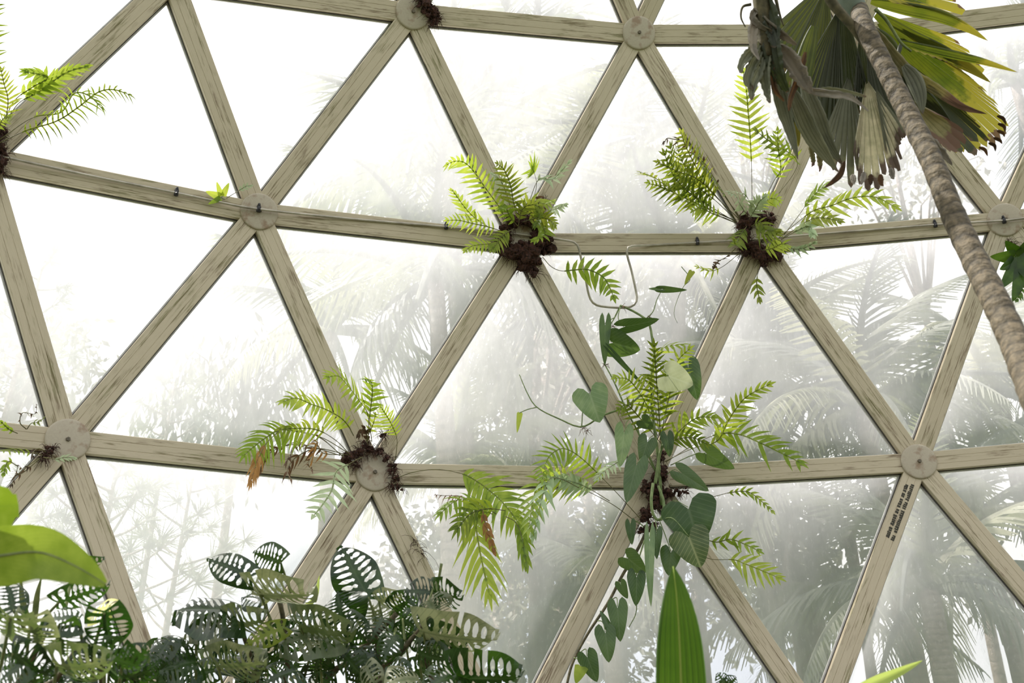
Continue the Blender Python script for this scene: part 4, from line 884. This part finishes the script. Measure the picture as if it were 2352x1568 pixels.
# hanging faded fans in the middle; the cream one has painted-in sun
blade(g, (1990, 180), ((1962, 330), (1970, 395), (1990, 412), (2015, 414), (2040, 402), (2062, 372), (2075, 300)), 5.25, 5.15, 12, 'palmcream', .12, zig=.8, split=.10)
blade(g, (1950, 170), ((1885, 320), (1900, 385), (1930, 398), (1955, 415), (1978, 396), (1985, 300)), 5.3, 5.2, 11, 'palmgrey', .12, zig=.8, split=.12)
blade(g, (2010, 200), ((2030, 330), (2046, 380), (2062, 372), (2074, 340), (2076, 290)), 5.22, 5.16, 6, 'palmgrey', .10, split=.08)
strap(g, ((1870, 60), (1850, 140), (1836, 220), (1830, 290), (1836, 335)), 44, 5.2, 5.1, 'palmyel', .3, 4)
strap(g, ((1845, 170), (1832, 240), (1828, 300), (1834, 338)), 34, 5.15, 5.1, 'palmyel', .3, 3)
strap(g, ((1862, 200), (1872, 280), (1886, 340), (1905, 372)), 44, 5.25, 5.1, 'palm', .3, 4)
strap(g, ((1815, 200), (1836, 250), (1864, 310), (1900, 362), (1926, 396)), 40, 5.0, 4.95, 'palmgrey', .5, 5, ragged=.06)
strap(g, ((1845, 190), (1875, 265), (1900, 325), (1936, 380)), 40, 5.05, 4.98, 'palmgrey', .5, 5, ragged=.06)
strap(g, ((1768, 110), (1785, 180), (1800, 250), (1818, 310), (1833, 368)), 34, 4.95, 4.85, 'palmgrey', .5, 5, ragged=.05)
strap(g, ((1940, 370), (1930, 400), (1912, 418), (1892, 432)), 14, 5.0, 4.95, 'ferndead', .4, 2)
for p in (((1860, 330), (1868, 370), (1864, 384)), ((1880, 340), (1884, 380), (1882, 396)), ((1985, 395), (1978, 425)), ((2000, 400), (2000, 426)), ((2045, 385), (2050, 405), (2054, 412)), ((1905, 330), (1915, 380), (1928, 395)), ((2022, 400), (2024, 420), (2030, 428)), ((1958, 400), (1962, 424))):
    strap(g, p, 13, 5.1, 5.05, random.choice(('palmdead', 'ferndead', 'palmbrown')), .4, 2, ragged=.2, name='withered_tip')
# dead, curled fans at the left of the crown
for p, w_, m_ in ((((1728, 22), (1745, 40), (1770, 62), (1800, 80), (1830, 102)), 22, 'palmdead'), (((1735, 40), (1726, 80), (1728, 115), (1742, 138)), 26, 'palmdead'), (((1738, 20), (1730, 40), (1748, 58), (1775, 70)), 18, 'palmdead'),
                  (((1786, 108), (1812, 135), (1838, 178), (1862, 214)), 40, 'palmdead'), (((1840, 185), (1862, 208), (1905, 218), (1950, 226), (1994, 256)), 20, 'palmdead'), (((1860, 210), (1900, 205), (1940, 210), (1990, 222)), 12, 'palmgrey'),
                  (((1745, 100), (1722, 125), (1706, 150), (1704, 168)), 26, 'palmgrey'), (((1750, 110), (1728, 150), (1718, 185), (1730, 205)), 24, 'palmgrey'), (((1758, 115), (1742, 165), (1728, 200), (1726, 230)), 24, 'palmgrey'),
                  (((1765, 115), (1758, 160), (1765, 205), (1770, 236)), 26, 'palmgrey'), (((1762, 60), (1775, 110), (1790, 160), (1812, 210)), 44, 'palm'), (((1770, 130), (1780, 200), (1802, 232)), 14, 'ferndead'),
                  (((1752, -20), (1775, 60), (1780, 110)), 40, 'palm'), (((1850, 120), (1838, 170), (1818, 220), (1812, 255)), 16, 'ferndead')):
    strap(g, p, w_, 4.85, 4.8, m_, .8, 3, ragged=.16, name='withered_frond', twist=rnd(-1.2, 1.2), prof=lambda t: math.sin(PI * min(1, t * .9 + .08)) ** .5)
for x, y in ((2304, 272), (2306, 290), (2304, 306), (2296, 322), (2284, 334), (2262, 344)):
    strap(g, ((x - 14, y - 6), (x, y), (x + rnd(2, 8), y + rnd(8, 16))), 8, 5.3, 5.3, 'ferndead', .3, 2, name='withered_tip')
# ------------------------------------------------------------------ the garden outside
random.seed(23)
def frond_mesh(L, droop, mat, n=36, lw=.055, ll=.62, hang=.7):
    mb = MB(); C = []
    for i in range(31):
        t = i / 30; a = -droop * t * t; C.append(Vector((L * (t - .10 * droop * t * t), 0, L * (.06 * math.sin(PI * t) - droop * .42 * t * t))))
    mb.tube(C, .028, .006, 5)
    for q in range(n):
        f = .12 + .87 * (q + .5) / n; i = int(f * 30); p = C[i].lerp(C[min(30, i + 1)], f * 30 - i); T = (C[min(30, i + 1)] - C[max(0, i - 1)]).normalized()
        for s in (-1, 1):
            l = ll * L / 3.2 * (math.sin(PI * min(1, f * .86 + .12)) ** .6) * rnd(.85, 1.1); a = math.radians(58 - 22 * f + rnd(-6, 6))
            d = T * math.cos(a) + Vector((0, s * math.sin(a), rnd(-.15, .2))); w_ = lw * L / 3.2 * rnd(.8, 1.1); e = T * .9 + Vector((0, 0, .35)); rows = []
            for r in range(4):
                t = r / 3; c = p + d * (l * t) + Vector((0, 0, -hang * l * t * t)); h = w_ * .5 * (1 - t) ** .6 * (1 if r else .6) + .003
                rows.append([(c - e * h, 0, t), (c + e * h, 1, t)])
            mb.grid(rows)
    return mb, mat
FV = []
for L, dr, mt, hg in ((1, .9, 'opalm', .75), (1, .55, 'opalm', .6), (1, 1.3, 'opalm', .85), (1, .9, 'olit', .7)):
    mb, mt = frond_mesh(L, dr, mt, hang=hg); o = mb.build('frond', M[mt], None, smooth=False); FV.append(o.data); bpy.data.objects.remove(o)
def outdoor_palm(crown, Lf, nfr, label, lit=.2, lean=(0, 0), tr=.13, emin=-35, emax=78):
    base = Vector((crown.x + lean[0], crown.y + lean[1], 0))
    t = thing('palm_tree', label, 'palm tree', base, 'palms outside the glass')
    mb = MB(); mid = base.lerp(crown, .5) + Vector((lean[0] * .15, 0, 0)); mb.tube(spline([base, mid, crown], 24), tr * 1.25, tr * .8, 10, rf=lambda f, i: 1 + .04 * (i % 2)); mb.build('trunk', M['otrunk'], t)
    for k in range(nfr):
        f = k / nfr; az = k * 2.39996 + rnd(-.25, .25); el = math.radians(emax + (emin - emax) * f ** .9 + rnd(-6, 6))
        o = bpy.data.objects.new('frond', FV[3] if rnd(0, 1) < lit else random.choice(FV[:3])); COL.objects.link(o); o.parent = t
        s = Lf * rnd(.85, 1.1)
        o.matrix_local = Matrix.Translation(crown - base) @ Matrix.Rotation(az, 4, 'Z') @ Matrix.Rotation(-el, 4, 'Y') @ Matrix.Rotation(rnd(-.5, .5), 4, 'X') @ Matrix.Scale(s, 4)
PT = (
    ((1030, 395), 12.5, 3.4, 17, 'palm behind the pane above the largest root ball, fronds drooping left', .15, (.6, .8)),
    ((1230, 170), 17, 4.4, 16, 'tall palm high behind the glass under the two topmost hub discs', .2, (.5, 1)),
    ((1420, 400), 15, 3.6, 17, 'palm behind the panes between the two bushy hub ferns', .45, (-.4, 1)),
    ((1000, 640), 11.2, 3.1, 18, 'palm with hanging grey fronds filling the pane left below the largest root ball', .12, (.5, .6)),
    ((1560, 610), 13, 3.3, 16, 'palm directly behind the dropped pipe loop', .35, (-.5, .8)),
    ((1730, 770), 15, 3.0, 14, 'palm whose fronds show under the fern left of the palm trunk', .2, (.4, .6)),
    ((1980, 930), 11.5, 2.6, 18, 'palm with a round drooping crown behind the pane over the bare stained hub disc', .4, (.3, .5)),
    ((1690, 900), 14, 3.2, 16, 'palm behind the pane to the right of the heart-leaved vine', .15, (.4, .8)),
    ((2290, 900), 13, 3.0, 16, 'palm outside the glass below the palm trunk, at the right edge', .45, (.3, .6)),
    ((2130, 1350), 10.2, 2.1, 15, 'low palm with bare arching stalks behind the pane at the lower right corner', .15, (.15, .3)),
    ((2250, 1180), 12, 2.4, 13, 'yellowish palm beside the strut slanting down from the bare stained hub disc', .6, (.4, .5)),
    ((760, 760), 16, 3.0, 15, 'pale distant palm behind the strut above the arching fern', .25, (.3, .8)),
    ((1050, 1080), 13, 2.0, 14, 'low sunlit palm behind the strut right of the reddish-rooted hub', .7, (.2, .4)),
    ((1390, 1330), 12.5, 1.8, 12, 'small sunlit palm behind the lower left of the heart-leaved vine', .7, (.2, .4)),
    ((1870, 1400), 13, 2.0, 13, 'small palm behind the pane right of the upright ribbed leaf', .3, (.2, .4)),
    ((2330, 190), 18, 3.2, 14, 'distant palm in the top right corner beyond the fan leaves', .1, (.4, .8)))
for (x, y), fw, Lf, nf, lb, lit, ln in PT: outdoor_palm(G(x, y, fw), Lf, nf, lb, lit, ln)
def foliage_tree(crown, rx, rz, label, n=1700, lw=.13, mat='oleaf', trunk=.12, lean=(0, 0), name='broadleaf_tree', cat='tree', weep=0.0, group='trees outside the glass'):
    base = Vector((crown.x + lean[0], crown.y + lean[1], 0)); t = thing(name, label, cat, base, group)
    cl = [];
    while len(cl) < 46:
        q = rv(1)
        if .25 < q.length < 1: cl.append(crown + Vector((q.x * rx, q.y * rx, q.z * rz)))
    mb = MB()
    for i in range(n):
        c = random.choice(cl) + Vector((random.gauss(0, .24), random.gauss(0, .24), random.gauss(0, .2) - weep * abs(random.gauss(0, .6)))) * (rx / 1.6)
        d = rv(1).normalized() * .7 + Vector((0, 0, -.4 - weep)); d.normalize(); e = d.cross(rv(1)).normalized(); s = lw * rnd(.6, 1.3); w2 = s * (.22 if not weep else .12)
        a_, b_, c_, d_ = mb.vert(c, .5, 0), mb.vert(c + d * s * .5 + e * w2, 1, .5), mb.vert(c + d * s, .5, 1), mb.vert(c + d * s * .5 - e * w2, 0, .5); mb.face(a_, b_, c_, d_)
    mb.build('foliage', M[mat], t, smooth=False)
    mb = MB(); mb.tube(spline([base, base.lerp(crown, .55) + Vector((lean[0] * .2, 0, 0)), crown + Vector((0, 0, rz * .3))], 18), trunk * 1.2, trunk * .4, 9)
    for q in cl[:9]: mb.tube(spline([base.lerp(crown, .75), base.lerp(crown, .95).lerp(q, .5) + rv(.1), q], 8), trunk * .4, .015, 5)
    mb.build('trunk', M['otrunk'], t)
for (x, y), fw, rx, rz, lb, kw in (
    ((560, 880), 18, 1.9, .9, 'weeping grey-green tree behind the pane left of the arching fern', dict(weep=.8, lw=.34, n=1500)),
    ((1230, 1120), 14, 1.7, 1.6, 'leafy tree behind the pane between the two lower ferns', dict(n=1700, lw=.16, trunk=.16)),
    ((1060, 1330), 13.5, 1.5, 1.3, 'dense tree behind the glass above the right end of the swiss cheese plants', dict(n=1700, lw=.15)),
    ((1330, 1440), 14.5, 1.6, 1.1, 'shady tree behind the hanging tail of the heart-leaved vine', dict(n=1500, lw=.16)),
    ((1760, 1200), 12.5, 1.5, 1.1, 'leafy tree behind the fern tips right of the variegated heart leaf', dict(n=1900, lw=.14, trunk=.10)),
    ((1960, 1270), 15, 1.8, 1.2, 'broad dark tree behind the strut with stencilled lettering', dict(n=1600, lw=.17)),
    ((1230, 820), 16, 2.0, 1.6, 'tall tree filling the pane below the largest root ball', dict(n=1600, lw=.2, trunk=.2)),
    ((1500, 800), 18, 2.4, 1.6, 'tall tree behind the top of the heart-leaved vine', dict(n=1500, lw=.22)),
    ((1580, 1060), 15.5, 1.8, 1.2, 'tree behind the lower middle hub', dict(n=1400, lw=.18)),
    ((1330, 560), 19, 2.4, 1.6, 'far tree behind the bend of the pipe', dict(n=1300, lw=.24)),
    ((50, 860), 15, 1.3, 1.2, 'pale bushy tree beyond the glass at the left edge', dict(n=1300, lw=.2)),
    ((1180, 1330), 24, 3.6, 2.2, 'far tree mass low behind the glass left of the hanging vine tail', dict(n=2600, lw=.34, trunk=.25)),
    ((1560, 1330), 25, 3.4, 2.2, 'far tree mass low behind the variegated heart leaf', dict(n=2600, lw=.34, trunk=.25)),
    ((1250, 900), 26, 3.4, 2.4, 'tall far tree behind the glass between the reddish hub and the vine', dict(n=2200, lw=.36, trunk=.25)),
    ((1700, 330), 21, 2.2, 1.6, 'hazy far tree behind the tall upright fern fronds', dict(n=1000, lw=.28)),
    ((2060, 400), 20, 2.0, 1.2, 'hazy far tree behind the hanging cream fan leaves', dict(n=1000, lw=.26))):
    foliage_tree(G(x, y, fw), rx, rz, lb, **kw)
def tuft(mb, c, d, n=46, l=.45):
    for i in range(n):
        q = (d + rv(1.15)).normalized(); e = q.cross(rv(1)).normalized() * .009; p = c + q * l * rnd(.7, 1.1)
        mb.face(mb.vert(c - e, 0, 0), mb.vert(c + e, 1, 0), mb.vert(p + Vector((0, 0, -.04)), .5, 1))
def pine(base_px, top, fw, label, nb=16, spread=1.2):
    T = G(*top, fw); base = Vector((T.x, T.y, 0)); t = thing('pine_tree', label, 'pine tree', base, 'pines outside the glass')
    mb = MB(); mb.tube(spline([base, base.lerp(T, .6) + rv(.08), T], 20), .10, .02, 8); mb.build('trunk', M['otrunk'], t)
    z0 = G(*base_px, fw).z; mb_ = MB()
    for i in range(nb):
        f = i / (nb - 1); p = Vector((T.x, T.y, z0 + (T.z - z0) * f)); a = i * 2.4 + rnd(-.3, .3); l = spread * (1 - .75 * f) * rnd(.7, 1.2)
        e = p + Vector((math.cos(a) * l, math.sin(a) * l, l * .55)); mb_.tube(spline([p, p.lerp(e, .5) - Vector((0, 0, .05 * l)), e], 8), .022, .008, 5)
        m_ = MB(); d = (e - p).normalized(); tuft(m_, e, d); tuft(m_, p.lerp(e, .72), d, 26, .34); m_.build('needle_tuft', M['needle'], t, smooth=False)
    mb_.build('branches', M['otrunk'], t)
pine((150, 1050), (100, 600), 13, 'tall thin pine beyond the glass between the two left-hand hubs', 20, 1.0)
pine((250, 1450), (270, 1060), 11, 'pine behind the pane below the bare left hub disc', 22, 1.2)
pine((400, 1480), (440, 1110), 14, 'smaller pine behind the pane to the left of the highest cheese leaves', 18, 1.2)
pine((60, 1400), (80, 1130), 12, 'pine beyond the glass behind the upper glowing broad leaf', 16, 1.1)
pine((380, 1020), (400, 880), 16, 'pale young pine behind the strut between the left-hand hubs', 10, .8)
